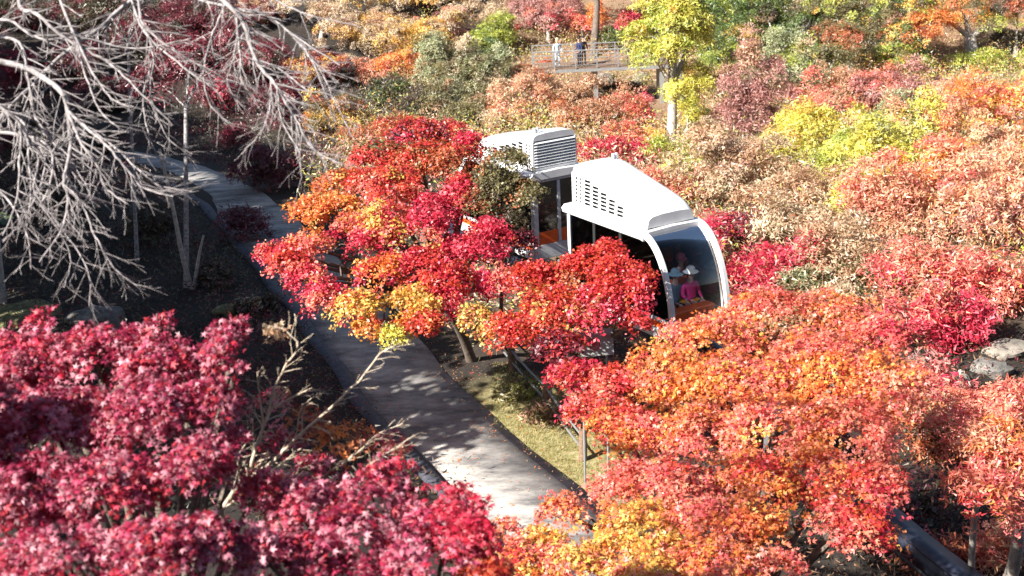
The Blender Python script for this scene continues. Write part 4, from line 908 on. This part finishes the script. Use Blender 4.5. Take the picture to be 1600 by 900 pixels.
B = [
 # right of the cars
 (1205, 428, 62, 50, {'crimson': 4, 'coral': 1}, 'bright crimson maple bush right of the curved windshield', 'maple_bush'),
 (1145, 365, 48, 42, {'crimson': 2, 'maroon': 2, 'mauve': 1}, 'darker crimson bush just above the bright one beside the windshield', 'maple_bush'),
 (965, 243, 58, 20, {'crimson': 4, 'coral': 1}, 'low bright crimson bush between the two roof units', 'maple_bush'),
 (1195, 480, 60, 30, {'maroon': 1, 'crimson': 2, 'brown': 1}, 'dull crimson bush below the bright crimson bush, right of the car', 'maple_bush'),
 (1435, 425, 62, 48, {'crimson': 2, 'coral': 3}, 'coral-red maple at the middle right, left crown of the pair', 'maple_bush'),
 (1475, 500, 68, 60, {'crimson': 4, 'coral': 2}, 'vivid crimson maple left of the shaded boulders', 'maple_bush'),
 (1565, 450, 60, 50, {'coral': 3, 'red': 1, 'olive': 1}, 'coral maple touching the right edge above the boulders', 'maple_bush'),
 (1400, 330, 60, 60, {'coral': 2, 'peach': 3}, 'pale coral bush right of the yellow-green sweep', 'shrub'),
 (1480, 300, 70, 60, {'coral': 3, 'orange': 1, 'peach': 1}, 'large coral-orange bush in the upper right quarter', 'maple_bush'),
 (1565, 330, 60, 65, {'peach': 3, 'mauve': 1, 'coral': 1}, 'peach-coloured bush on the right edge below the orange one', 'shrub'),
 (1470, 195, 52, 40, {'peach': 2, 'orange': 1, 'gold': 1}, 'light orange bush right of the pink-tipped one near the top right', 'shrub'),
 (1555, 170, 62, 50, {'orange': 2, 'coral': 1, 'gold': 2}, 'orange and gold bush on the right edge beneath the bright green patch', 'shrub'),
 (1560, 245, 60, 40, {'gold': 1, 'peach': 2, 'tan': 1}, 'straw-orange bush on the right edge midway down the upper right', 'shrub'),
 (1418, 222, 50, 62, {'yellow': 2, 'sage': 1, 'peach': 1}, 'yellow-green narrow bush at the head of the yellow sweep', 'shrub'),
 (1392, 262, 56, 56, {'yellow': 3, 'sage': 1}, 'yellow-green bush halfway down the sweep on the right slope', 'shrub'),
 (1265, 215, 58, 48, {'yellow': 3, 'gold': 1}, 'bright yellow bush left in the yellow sweep, under the sage bush', 'shrub'),
 (1330, 255, 58, 46, {'yellow': 2, 'ygreen': 2}, 'yellow-lime bush in the middle of the sweep', 'shrub'),
 (1345, 322, 56, 42, {'yellow': 2, 'tan': 2}, 'straw-yellow bush at the lower end of the sweep', 'shrub'),
 (1225, 125, 52, 52, {'sage': 4, 'ygreen': 1}, 'pale sage-green bush right of the yellow tree', 'shrub'),
 (1330, 158, 66, 40, {'brown': 2, 'coral': 1, 'rust': 1}, 'rust-brown bush right of the sage-green bush', 'shrub'),
 (1400, 150, 46, 42, {'mauve': 2, 'coral': 1}, 'pinkish-brown bush between the rust-brown and light orange bushes', 'shrub'),
 (1165, 180, 46, 66, {'mauve': 4, 'brown': 1}, 'mauve-brown bush just right of the forked pale trunk', 'shrub'),
 (1150, 270, 70, 50, {'brown': 2, 'tan': 2, 'mauve': 1}, 'tan-brown bush behind the nose of the nearer car', 'shrub'),
 (1240, 312, 62, 36, {'brown': 3, 'tan': 1}, 'brown bush below the yellow sweep', 'shrub'),
 (1310, 400, 66, 48, {'brown': 2, 'tan': 3}, 'tan bush above the dark hollow right of the crimson bush', 'shrub'),
 (1245, 360, 60, 40, {'tan': 3, 'brown': 2}, 'pale brown bush right above the crimson bushes', 'shrub'),
 (1360, 435, 50, 34, {'olive': 2, 'green': 1, 'brown': 1}, 'dark olive bush with a bright green tuft by the coral maple', 'shrub'),
 (1270, 450, 40, 24, {'sage': 2, 'olive': 1}, 'greenish low bush right of the bright crimson bush', 'shrub'),
 (1320, 482, 46, 26, {'tan': 2, 'brown': 1}, 'tan bush just above the big orange crown', 'shrub'),
 (1085, 258, 52, 42, {'yellow': 1, 'ygreen': 2, 'tan': 1}, 'yellow-green bush at the foot of the forked trunk', 'shrub'),
 (1050, 300, 40, 24, {'coral': 1, 'peach': 2}, 'peach bush right behind the roof unit of the nearer car', 'shrub'),
 # centre, behind the rear car
 (866, 158, 60, 42, {'brown': 3, 'rust': 1}, 'russet bush above the rear roof unit, left of the boardwalk posts', 'shrub'),
 (930, 190, 46, 36, {'brown': 2, 'rust': 2}, 'russet-brown bush directly above the gap between roof units', 'shrub'),
 (805, 180, 52, 36, {'tan': 1, 'peach': 2, 'brown': 1}, 'salmon-brown bush left above the rear roof unit', 'shrub'),
 (985, 180, 34, 30, {'coral': 3, 'crimson': 1, 'peach': 1}, 'coral-red bush under the right half of the boardwalk', 'maple_bush'),
 (1000, 225, 36, 24, {'coral': 2, 'gold': 1}, 'small orange-red bush left of the forked trunk base', 'maple_bush'),
 (825, 122, 36, 24, {'coral': 1, 'rust': 1, 'sage': 1}, 'mottled red and green bush below the left end of the railing', 'shrub'),
 (720, 120, 66, 46, {'sage': 3, 'olive': 2, 'tan': 1}, 'sage and olive bush at the upper centre, left of the boardwalk', 'shrub'),
 (740, 175, 50, 34, {'sage': 1, 'olive': 3}, 'dark olive bush below the sage one', 'shrub'),
 (665, 165, 60, 34, {'dark': 3, 'olive': 1}, 'very dark green bush above the red maple', 'shrub'),
 (600, 155, 52, 34, {'dark': 3, 'green': 1}, 'dark evergreen bush left of the other dark one above the red maple', 'shrub'),
 (625, 105, 26, 24, {'orange': 3, 'gold': 1}, 'small glowing orange bush at the upper centre-left', 'maple_bush'),
 (585, 115, 30, 20, {'coral': 1, 'peach': 2}, 'small salmon bush just left of the glowing orange one', 'shrub'),
 (640, 60, 62, 34, {'gold': 2, 'tan': 2}, 'straw-gold bush at the top, left of centre', 'shrub'),
 (560, 45, 60, 34, {'tan': 2, 'brown': 1, 'gold': 1}, 'tan bush at the top behind the bare twigs', 'shrub'),
 (700, 55, 36, 28, {'mauve': 2, 'tan': 1, 'coral': 1}, 'pinkish tan bush at the top centre-left', 'shrub'),
 (770, 60, 34, 30, {'green': 1, 'ygreen': 2}, 'lime-green bush left of the boardwalk end', 'shrub'),
 (790, 22, 50, 26, {'tan': 3, 'brown': 1}, 'pale tan bush at the top edge left of the reddish trees', 'shrub'),
 (520, 190, 46, 34, {'rust': 1, 'gold': 1, 'olive': 1}, 'ochre bush behind the tips of the bare branches', 'shrub'),
 (500, 110, 46, 30, {'maroon': 2, 'rust': 1, 'gold': 1}, 'maroon and orange bush behind the bare branches at the upper left', 'shrub'),
 (600, 212, 60, 26, {'maroon': 1, 'rust': 2, 'red': 1}, 'dark rusty red maple behind the top of the leaning maple', 'maple_bush'),
 (690, 215, 56, 26, {'crimson': 1, 'red': 1, 'maroon': 2}, 'deep red maple just left of the rear roof unit', 'maple_bush'),
 (965, 140, 44, 14, {'dark': 4, 'maroon': 1}, 'dark leaf mass added for the shade underneath the boardwalk', 'shrub'),  # near-black leaves stand in for the dark opening under the deck
 # left, where near-black leaf tones stand in for the shade of the wood
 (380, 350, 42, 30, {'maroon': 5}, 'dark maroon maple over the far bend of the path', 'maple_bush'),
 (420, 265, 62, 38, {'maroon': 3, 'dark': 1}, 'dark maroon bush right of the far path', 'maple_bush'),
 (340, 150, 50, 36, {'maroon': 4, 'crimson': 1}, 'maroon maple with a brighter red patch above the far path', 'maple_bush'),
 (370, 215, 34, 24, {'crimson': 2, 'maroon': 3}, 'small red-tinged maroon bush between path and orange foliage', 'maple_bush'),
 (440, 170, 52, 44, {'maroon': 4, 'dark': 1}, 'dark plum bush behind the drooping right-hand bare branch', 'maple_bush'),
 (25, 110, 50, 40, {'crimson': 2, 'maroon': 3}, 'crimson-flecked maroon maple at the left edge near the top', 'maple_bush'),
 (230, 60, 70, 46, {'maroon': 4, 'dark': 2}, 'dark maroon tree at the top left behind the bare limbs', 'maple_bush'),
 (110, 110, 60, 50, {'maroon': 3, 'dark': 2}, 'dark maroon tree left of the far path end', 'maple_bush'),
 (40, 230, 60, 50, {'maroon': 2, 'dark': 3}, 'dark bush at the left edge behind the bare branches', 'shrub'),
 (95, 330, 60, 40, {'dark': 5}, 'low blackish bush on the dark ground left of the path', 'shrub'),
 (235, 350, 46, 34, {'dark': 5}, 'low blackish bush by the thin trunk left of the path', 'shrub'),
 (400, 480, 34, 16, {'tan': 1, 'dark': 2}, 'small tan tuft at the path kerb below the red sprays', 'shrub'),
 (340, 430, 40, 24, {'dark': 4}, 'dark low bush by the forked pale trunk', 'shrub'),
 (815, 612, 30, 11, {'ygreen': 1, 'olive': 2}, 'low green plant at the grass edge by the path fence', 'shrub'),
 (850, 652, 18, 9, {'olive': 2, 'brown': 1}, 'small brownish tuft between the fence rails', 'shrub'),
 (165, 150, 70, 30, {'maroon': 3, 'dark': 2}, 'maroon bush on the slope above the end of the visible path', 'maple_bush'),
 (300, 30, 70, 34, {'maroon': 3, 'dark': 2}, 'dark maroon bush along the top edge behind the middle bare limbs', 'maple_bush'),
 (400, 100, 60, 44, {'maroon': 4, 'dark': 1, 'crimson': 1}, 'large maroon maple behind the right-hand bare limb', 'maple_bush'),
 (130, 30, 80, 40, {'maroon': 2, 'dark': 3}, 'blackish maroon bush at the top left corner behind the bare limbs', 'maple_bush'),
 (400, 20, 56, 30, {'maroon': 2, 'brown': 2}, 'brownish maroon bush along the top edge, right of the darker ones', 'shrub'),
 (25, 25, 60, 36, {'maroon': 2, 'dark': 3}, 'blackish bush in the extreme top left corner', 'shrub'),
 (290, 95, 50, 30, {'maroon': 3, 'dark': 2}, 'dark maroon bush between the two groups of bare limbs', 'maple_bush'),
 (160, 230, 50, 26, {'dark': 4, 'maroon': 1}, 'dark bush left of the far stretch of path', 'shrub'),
 # lower right
 (1525, 650, 66, 48, {'coral': 4, 'crimson': 1, 'mauve': 1}, 'coral maple below the shaded boulders on the right', 'maple_bush'),
 (1460, 615, 40, 34, {'coral': 2, 'mauve': 2}, 'pink-tinged coral bush left of the pale boulder', 'maple_bush'),
 (1450, 690, 36, 40, {'olive': 1, 'rust': 1, 'brown': 1}, 'olive-brown sprig bush at the edge of the dark hollow', 'shrub'),
 (1440, 800, 60, 50, {'maroon': 3, 'dark': 2}, 'bush darkened to maroon for the deep shade between the two coral crowns', 'maple_bush'),  # maroon and near-black leaves stand in for the shaded hollow
 (1470, 870, 60, 24, {'rust': 3, 'maroon': 1}, 'dim rusty bush above the dark beam at the bottom right', 'shrub'),
 (1575, 865, 40, 24, {'peach': 2, 'coral': 1}, 'pale peach spray at the bottom right corner', 'shrub'),
 (1545, 97, 52, 15, {'ygreen': 3}, 'bright green clipped plant patch near the top right corner', 'shrub'),
]
for px, py, rx, ry, pal, label, nm in B:
    cat = 'maple' if nm == 'maple_bush' else 'shrub'
    bush(px, py, rx, ry, pal, label, cat, nm, n=4 if rx < 45 else 5)
def big(base_px, base_py, clumps, label, leaf=.14, trunk=.2, bark='bark_pale', dz=0, **k):
    gp, s_ = ground_at(base_px, base_py); b = (gp[0], gp[1], float(gz(gp[0], gp[1])))
    C_ = [cl(px, py, s_ + dd, rx, ry, pal) for px, py, rx, ry, pal, dd in clumps]
    return tree('tree', label, 'tree', b, C_, leaf, 'blade', k.pop('lai', 1.5), trunk, bark, int(base_px), m='leaf_far', **k)
Y = {'yellow': 4, 'ygreen': 2, 'gold': 1}; G = {'green': 3, 'ygreen': 1, 'olive': 1}; G2 = {'green': 1, 'olive': 2, 'ygreen': 1, 'gold': 1}
big(1045, 252, [(1000, 60, 34, 26, Y, -1), (1040, 40, 42, 34, Y, 0), (1085, 60, 40, 34, Y, 1), (1020, 85, 40, 24, Y, -1), (1050, 75, 34, 26, Y, -1), (1065, 25, 40, 30, Y, 0), (1090, 130, 36, 30, Y, 0), (1060, 150, 30, 24, Y, -1), (1040, 0, 48, 26, Y, 0), (1105, 20, 30, 26, {'ygreen': 1, 'green': 1}, 1)], 'yellow-green tree with mottled pale trunk right of the boardwalk', trunk=.26, fork=.62)
big(1060, 240, [(1095, 200, 26, 34, {'green': 1, 'yellow': 1, 'olive': 1}, 1), (1075, 170, 22, 20, Y, 0)], 'slimmer pale trunk leaning against the yellow-green tree, small green crown', trunk=.16, fork=.7)
for bx, by, cs, lb, kw in [
 (925, 92, [(925, -40, 60, 40, G2, 0), (950, -20, 40, 24, {'olive': 2, 'green': 1}, 0)], 'tall dark trunk rising behind the boardwalk railing, out of the top of the photo', dict(bark='bark', trunk=.3, fork=.8)),
 (860, 70, [(850, 30, 42, 34, {'coral': 1, 'mauve': 2, 'crimson': 1}, 0), (880, 10, 36, 26, {'mauve': 2, 'coral': 1}, 1), (820, 15, 36, 26, {'mauve': 2, 'tan': 1}, 1)], 'rosy brown tree behind the left part of the boardwalk', {}),
 (910, 80, [(905, 42, 16, 22, {'coral': 2, 'red': 1}, 0), (935, 35, 18, 26, {'orange': 2, 'coral': 1}, 0)], 'small orange-red tree beside the dark trunk behind the railing', dict(trunk=.1)),
 (975, 85, [(980, 35, 20, 24, {'rust': 1, 'crimson': 2}, 0), (955, 60, 20, 18, {'green': 2, 'olive': 1}, 0)], 'dark red and green small tree right of the dark trunk', dict(trunk=.1)),
 (1150, 110, [(1150, 40, 50, 40, G, 0), (1190, 65, 46, 34, G, 1), (1130, 85, 36, 26, {'green': 1, 'ygreen': 2}, -1), (1170, 5, 60, 26, G, 1)], 'green tree right of the yellow-green one at the top', {}),
 (1240, 110, [(1235, 55, 46, 34, {'dark': 1, 'green': 2}, 0), (1270, 85, 34, 26, {'green': 2, 'ygreen': 1}, -1), (1250, 10, 56, 30, G2, 1)], 'deep green tree above the sage bush', {}),
 (1330, 120, [(1320, 40, 56, 36, G2, 1), (1340, 80, 46, 34, {'rust': 1, 'olive': 2, 'gold': 1}, 0), (1300, 5, 50, 24, G2, 1)], 'olive and rust tree at the top, left of the orange sprays', {}),
 (1430, 125, [(1420, 60, 46, 30, {'orange': 1, 'rust': 1, 'green': 1, 'gold': 1}, 0), (1455, 35, 42, 22, {'orange': 2, 'gold': 1}, 0), (1400, 95, 36, 22, {'gold': 1, 'ygreen': 1, 'olive': 1}, -1), (1420, 5, 66, 28, G2, 1)], 'tree with orange sprays among green near the top right', {}),
 (1520, 100, [(1500, 12, 50, 24, {'olive': 1, 'orange': 1, 'green': 1}, 1), (1555, 35, 40, 18, {'ygreen': 1, 'olive': 1, 'gold': 1}, 0), (1475, 30, 30, 16, {'orange': 2, 'gold': 1}, 0)], 'greyish-purple short thick trunk with thin crown near the top right corner', dict(trunk=.55, fork=.55)),
 (1130, 150, [(1120, 95, 36, 30, {'green': 2, 'ygreen': 1, 'dark': 1}, 0), (1160, 120, 30, 22, {'olive': 2, 'green': 1}, -1), (1140, 60, 40, 26, {'green': 2, 'gold': 1}, 0)], 'slender mixed green tree just right of the yellow-green tree', dict(trunk=.1)),
 (1290, 150, [(1290, 100, 40, 30, {'olive': 3, 'green': 1, 'gold': 1}, 0), (1320, 60, 40, 28, {'olive': 2, 'rust': 1}, 0), (1265, 120, 26, 20, {'dark': 2, 'green': 1}, -1)], 'olive tree rising behind the rust-brown and sage bushes', dict(trunk=.12)),
 (1395, 128, [(1395, 80, 40, 30, {'olive': 2, 'dark': 1, 'ygreen': 1}, 0), (1430, 100, 30, 18, {'green': 1, 'ygreen': 1}, -1)], 'dark olive and lime tree behind the pinkish-brown bush', dict(trunk=.12)),
 (1215, 118, [(1200, 95, 30, 22, {'dark': 3, 'green': 1}, 0), (1255, 40, 36, 30, {'dark': 3, 'green': 2}, 1), (1195, 15, 34, 24, {'dark': 2, 'green': 2}, 1)], 'blackish green tree filling the gaps behind the sage bush', {}),
 (1385, 120, [(1360, 60, 36, 30, {'dark': 2, 'olive': 2}, 1), (1385, 15, 40, 26, {'dark': 2, 'green': 2, 'olive': 1}, 1), (1370, 100, 26, 16, {'dark': 3}, 0)], 'dark olive tree between the rust tree and the orange sprays at the top', {}),
 (1590, 95, [(1575, 65, 34, 16, {'dark': 4}, 1), (1590, 15, 46, 30, {'dark': 2, 'rust': 1}, 0)], 'dark tree in the top right corner above the black hollow', {}),
 (500, 60, [(480, 10, 60, 30, {'tan': 2, 'brown': 1}, 0), (540, 0, 50, 24, {'tan': 2, 'gold': 1}, 0)], 'sparse tan tree at the top behind the bare twigs, left of the straw-gold bush', dict(lai=1.0)),
 (700, 20, [(690, -10, 70, 28, {'tan': 2, 'gold': 1, 'brown': 1}, 0), (620, -5, 50, 28, {'gold': 1, 'tan': 1}, 0)], 'straw-coloured tree along the top edge left of centre', {}),
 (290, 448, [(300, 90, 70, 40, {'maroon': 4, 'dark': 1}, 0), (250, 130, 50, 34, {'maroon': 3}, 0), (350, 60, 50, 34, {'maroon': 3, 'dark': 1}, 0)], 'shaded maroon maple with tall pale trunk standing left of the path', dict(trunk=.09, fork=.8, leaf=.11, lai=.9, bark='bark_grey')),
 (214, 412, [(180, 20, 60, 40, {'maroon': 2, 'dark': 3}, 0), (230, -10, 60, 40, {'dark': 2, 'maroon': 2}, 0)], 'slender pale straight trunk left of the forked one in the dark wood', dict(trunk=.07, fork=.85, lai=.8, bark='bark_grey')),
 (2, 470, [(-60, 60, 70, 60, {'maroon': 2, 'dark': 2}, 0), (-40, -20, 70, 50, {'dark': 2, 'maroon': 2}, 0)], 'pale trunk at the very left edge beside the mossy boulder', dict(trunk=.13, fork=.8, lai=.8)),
 (1518, 905, [(1535, 765, 56, 44, CO, -5), (1580, 720, 56, 50, {'coral': 4, 'orange': 1, 'peach': 1}, -4), (1520, 700, 46, 44, {'coral': 3, 'orange': 1, 'peach': 1}, -4), (1500, 650, 42, 34, {'coral': 2, 'peach': 1}, -3), (1570, 640, 44, 34, {'coral': 2, 'peach': 1}, -3)], 'coral maple with slim pale trunk at the lower right edge', dict(trunk=.07, fork=.85, leaf=.09)),
 (1575, 905, [(1590, 810, 40, 30, {'coral': 3, 'orange': 1}, -4), (1600, 750, 40, 34, {'coral': 3}, -4)], 'thick grey branching trunk in the bottom right corner under coral leaves', dict(trunk=.14, fork=.7, leaf=.09)),
]:
    big(bx, by, cs, lb, **kw)
# forked pale trunk in the dark wood
gp, s_ = ground_at(300, 448); fb = empty('forked_trunk', (gp[0], gp[1], gp[2])); tag(fb, 'pale trunk forking low into two stems on the dark ground left of the path', 'tree trunk')
k = s_ / FPX
for dx, h, r_ in ((-.55, 4.4, .085), (.5, 1.6, .07)):
    mb = MB(); mb.tube(catmull([(0, 0, -.2), (dx * .35, 0, h * .25), (dx * .6, .1, h * .6), (dx, .2, h)], 4), [r_ * (1.1 - .05 * i) for i in range(13)], 8); mb.build('stem', M['bark_pale'], fb, smooth=60)

# ------------------------------------------------------------------ evergreens of the wood left of the path (they shade it)
for i, (x, y, z, r_, h) in enumerate([(-13.9, 26.0, 7.6, 2.6, 0), (-22.2, 51.2, 9, 3.2, 0), (-26, 61, 8.5, 3.4, 0), (-19.2, 43.6, 9, 3.0, 0), (-15.8, 31.2, 8.2, 3.4, 0), (-19.4, 36.5, 8.4, 3.8, 0), (-24, 43, 8.2, 4.2, 0), (-29, 50, 8, 4.4, 0), (-33, 58, 7, 4.6, 0), (-20, 29, 11, 3.6, 0), (-25, 36, 12, 4, 0), (-30, 44, 12, 4, 0), (-36, 66, 6, 5, 0), (-33, 72, 5, 5, 0), (-40, 80, 5, 6, 0), (-44, 92, 6, 6, 0), (-42, 70, 12, 5.5, 0), (-40, 58, 14, 5, 0)]):
    cs = [(np.array([x + r_ * .55 * cos(a), y + r_ * .55 * sin(a), z + .6 * sin(a * 3)]), (r_ * .75, r_ * .75, r_ * .6), {'green': 2, 'dark': 3}) for a in np.arange(0, 6.2, 1.25)]
    cs.append((np.array([x, y, z + r_ * .5]), (r_ * .8, r_ * .8, r_ * .6), {'green': 2, 'dark': 2}))
    tree('evergreen_tree', 'tall dark evergreen of the wood beyond the left edge, shading the path', 'tree', base_xy(x, y), cs, .46, 'kite', 1.3, .25, 'bark', 300 + i, 'evergreens of the wood left of the path', gap=.02, m='leaf_far')

# ------------------------------------------------------------------ undergrowth, litter and grass (nobody could count them)
def scatter(name, label, cat, n, xr, yr, keep, leaf, pals, h, m, seed, per=9, spread=.35, tpl='blade', up=.5):
    r = np.random.default_rng(seed); x = r.uniform(*xr, n); y = r.uniform(*yr, n); P = np.stack([x, y, gz(x, y)], -1)
    k = keep(P, r); P = P[k]; n = len(P); P[:, 2] += .045 * ((np.abs(offp(P)) < 1.5) & (name == 'fallen_leaves')); hh = h * (.35 + .65 * r.uniform(size=n)) * (1 + .5 * tint_noise(P, .9, seed))
    q = np.clip(tint_noise(P, .22, seed + 3) * .5 + .5 + r.normal(size=n) * .12, 0, .999); names = list(pals); pi_ = (q * len(names)).astype(int)
    X = P[:, None] + np.stack([r.normal(size=(n, per)) * spread, r.normal(size=(n, per)) * spread, r.uniform(.02, 1, (n, per)) * hh[:, None]], -1)
    C_ = np.zeros((n, per, 3))
    for i, nm in enumerate(names):
        s = pi_ == i; C_[s] = np.array(PAL[nm])[r.integers(0, len(PAL[nm]), (int(s.sum()), per))]
    C_ *= r.normal(1, .2, (n, per, 1)).clip(.4, 1.6)
    N = r.normal(size=(n * per, 3)) * .6 + np.array([0, 0, up]); A, B_, N = frames(N, r.uniform(0, 6.3, n * per))
    S_ = leaf * r.uniform(.6, 1.3, n * per)
    o = leaf_mesh(name, (X.reshape(-1, 3), A, B_, N, S_, C_.reshape(-1, 3).clip(.003, .8)), tpl, M[m]); tag(o, label, cat, kind='stuff'); return o
offp = lambda P: P[:, 0] - path_x(P[:, 1])
scatter('undergrowth', 'low brown and straw undergrowth covering the slope right of the path', 'undergrowth', 27000, (-8, 34), (37, 106), lambda P, r: (offp(P) > 2.1) & ~((P[:, 1] > DY - 9) & (P[:, 1] < DY + 2.8) & (P[:, 0] > DX0) & (P[:, 0] < DX1 + .5)), .13, ['brown', 'tan', 'rust', 'brown', 'gold', 'ygreen', 'sage', 'tan', 'olive', 'peach', 'tan', 'yellow', 'mauve'], 2.0, 'leaf_far', 401)
scatter('undergrowth', 'undergrowth tinted maroon and black for the shade of the wood left of the path', 'undergrowth', 20000, (-40, -1), (28, 100), lambda P, r: (offp(P) < -2.2) | ((offp(P) > 2.0) & (P[:, 0] < -5)), .12, ['dark', 'maroon', 'dark', 'dark', 'maroon'], .9, 'leaf_far', 402)  # shade of the wood put into the leaf colours
scatter('undergrowth', 'low plants tinted dark for the shade around the posts beneath the monorail beam', 'undergrowth', 4600, (1.2, 14), (17, 42), lambda P, r: offp(P) > 3.6, .10, ['dark', 'rust', 'maroon', 'dark', 'brown'], .4, 'leaf', 403)  # leaf colours darkened to stand in for shade under the crowns
scatter('fallen_leaves', 'red and pink fallen leaves scattered on path and grass', 'fallen leaves', 5200, (-8, 3.2), (24, 50), lambda P, r: (np.abs(offp(P)) < 3.4) & (r.uniform(size=len(P)) < .15 + .85 * np.abs(offp(P)) / 2.2), .06, ['crimson', 'coral', 'brown', 'orange'], .012, 'leaf', 404, per=3, spread=.25, up=3)
scatter('fallen_leaves', 'dull red fallen leaves on the dark soil left of the path', 'fallen leaves', 1500, (-16, -3), (26, 60), lambda P, r: (offp(P) < -2.0) & (r.uniform(size=len(P)) < .8), .06, ['rust', 'maroon', 'crimson', 'brown'], .015, 'leaf', 405, per=3, spread=.3, up=3)
def grass():
    r = np.random.default_rng(5); n = 26000; x = r.uniform(-.6, 2.9, n); y = r.uniform(26, 37, n); off = x - path_x(y); nz = tint_noise(np.stack([x, y, 0 * x], -1), 1.6, 8)
    k = (off > 1.03 + .12 * nz) & (off < 3.2 + .5 * nz) & (nz > -.45); x, y = x[k], y[k]; n = len(x); z = gz(x, y); a = r.uniform(0, 6.3, n); h = r.uniform(.03, .09, n); w_ = .008
    dx, dy = np.cos(a) * w_, np.sin(a) * w_; lx, ly = r.normal(size=n) * .03, r.normal(size=n) * .03
    V = np.stack([np.stack([x - dx, y - dy, z - .01], -1), np.stack([x + dx, y + dy, z - .01], -1), np.stack([x + lx, y + ly, z + h], -1)], 1).reshape(-1, 3)
    c = np.array([(.36, .34, .11), (.48, .42, .20), (.27, .25, .09)])[r.integers(0, 3, n)]
    o = mesh_np('grass', V, np.arange(3 * n).reshape(-1, 3), M['leaf'], colors=np.repeat(c, 3, 0), nper=3); tag(o, 'short yellowish grass verge between path and fence', 'grass', kind='stuff')
grass()
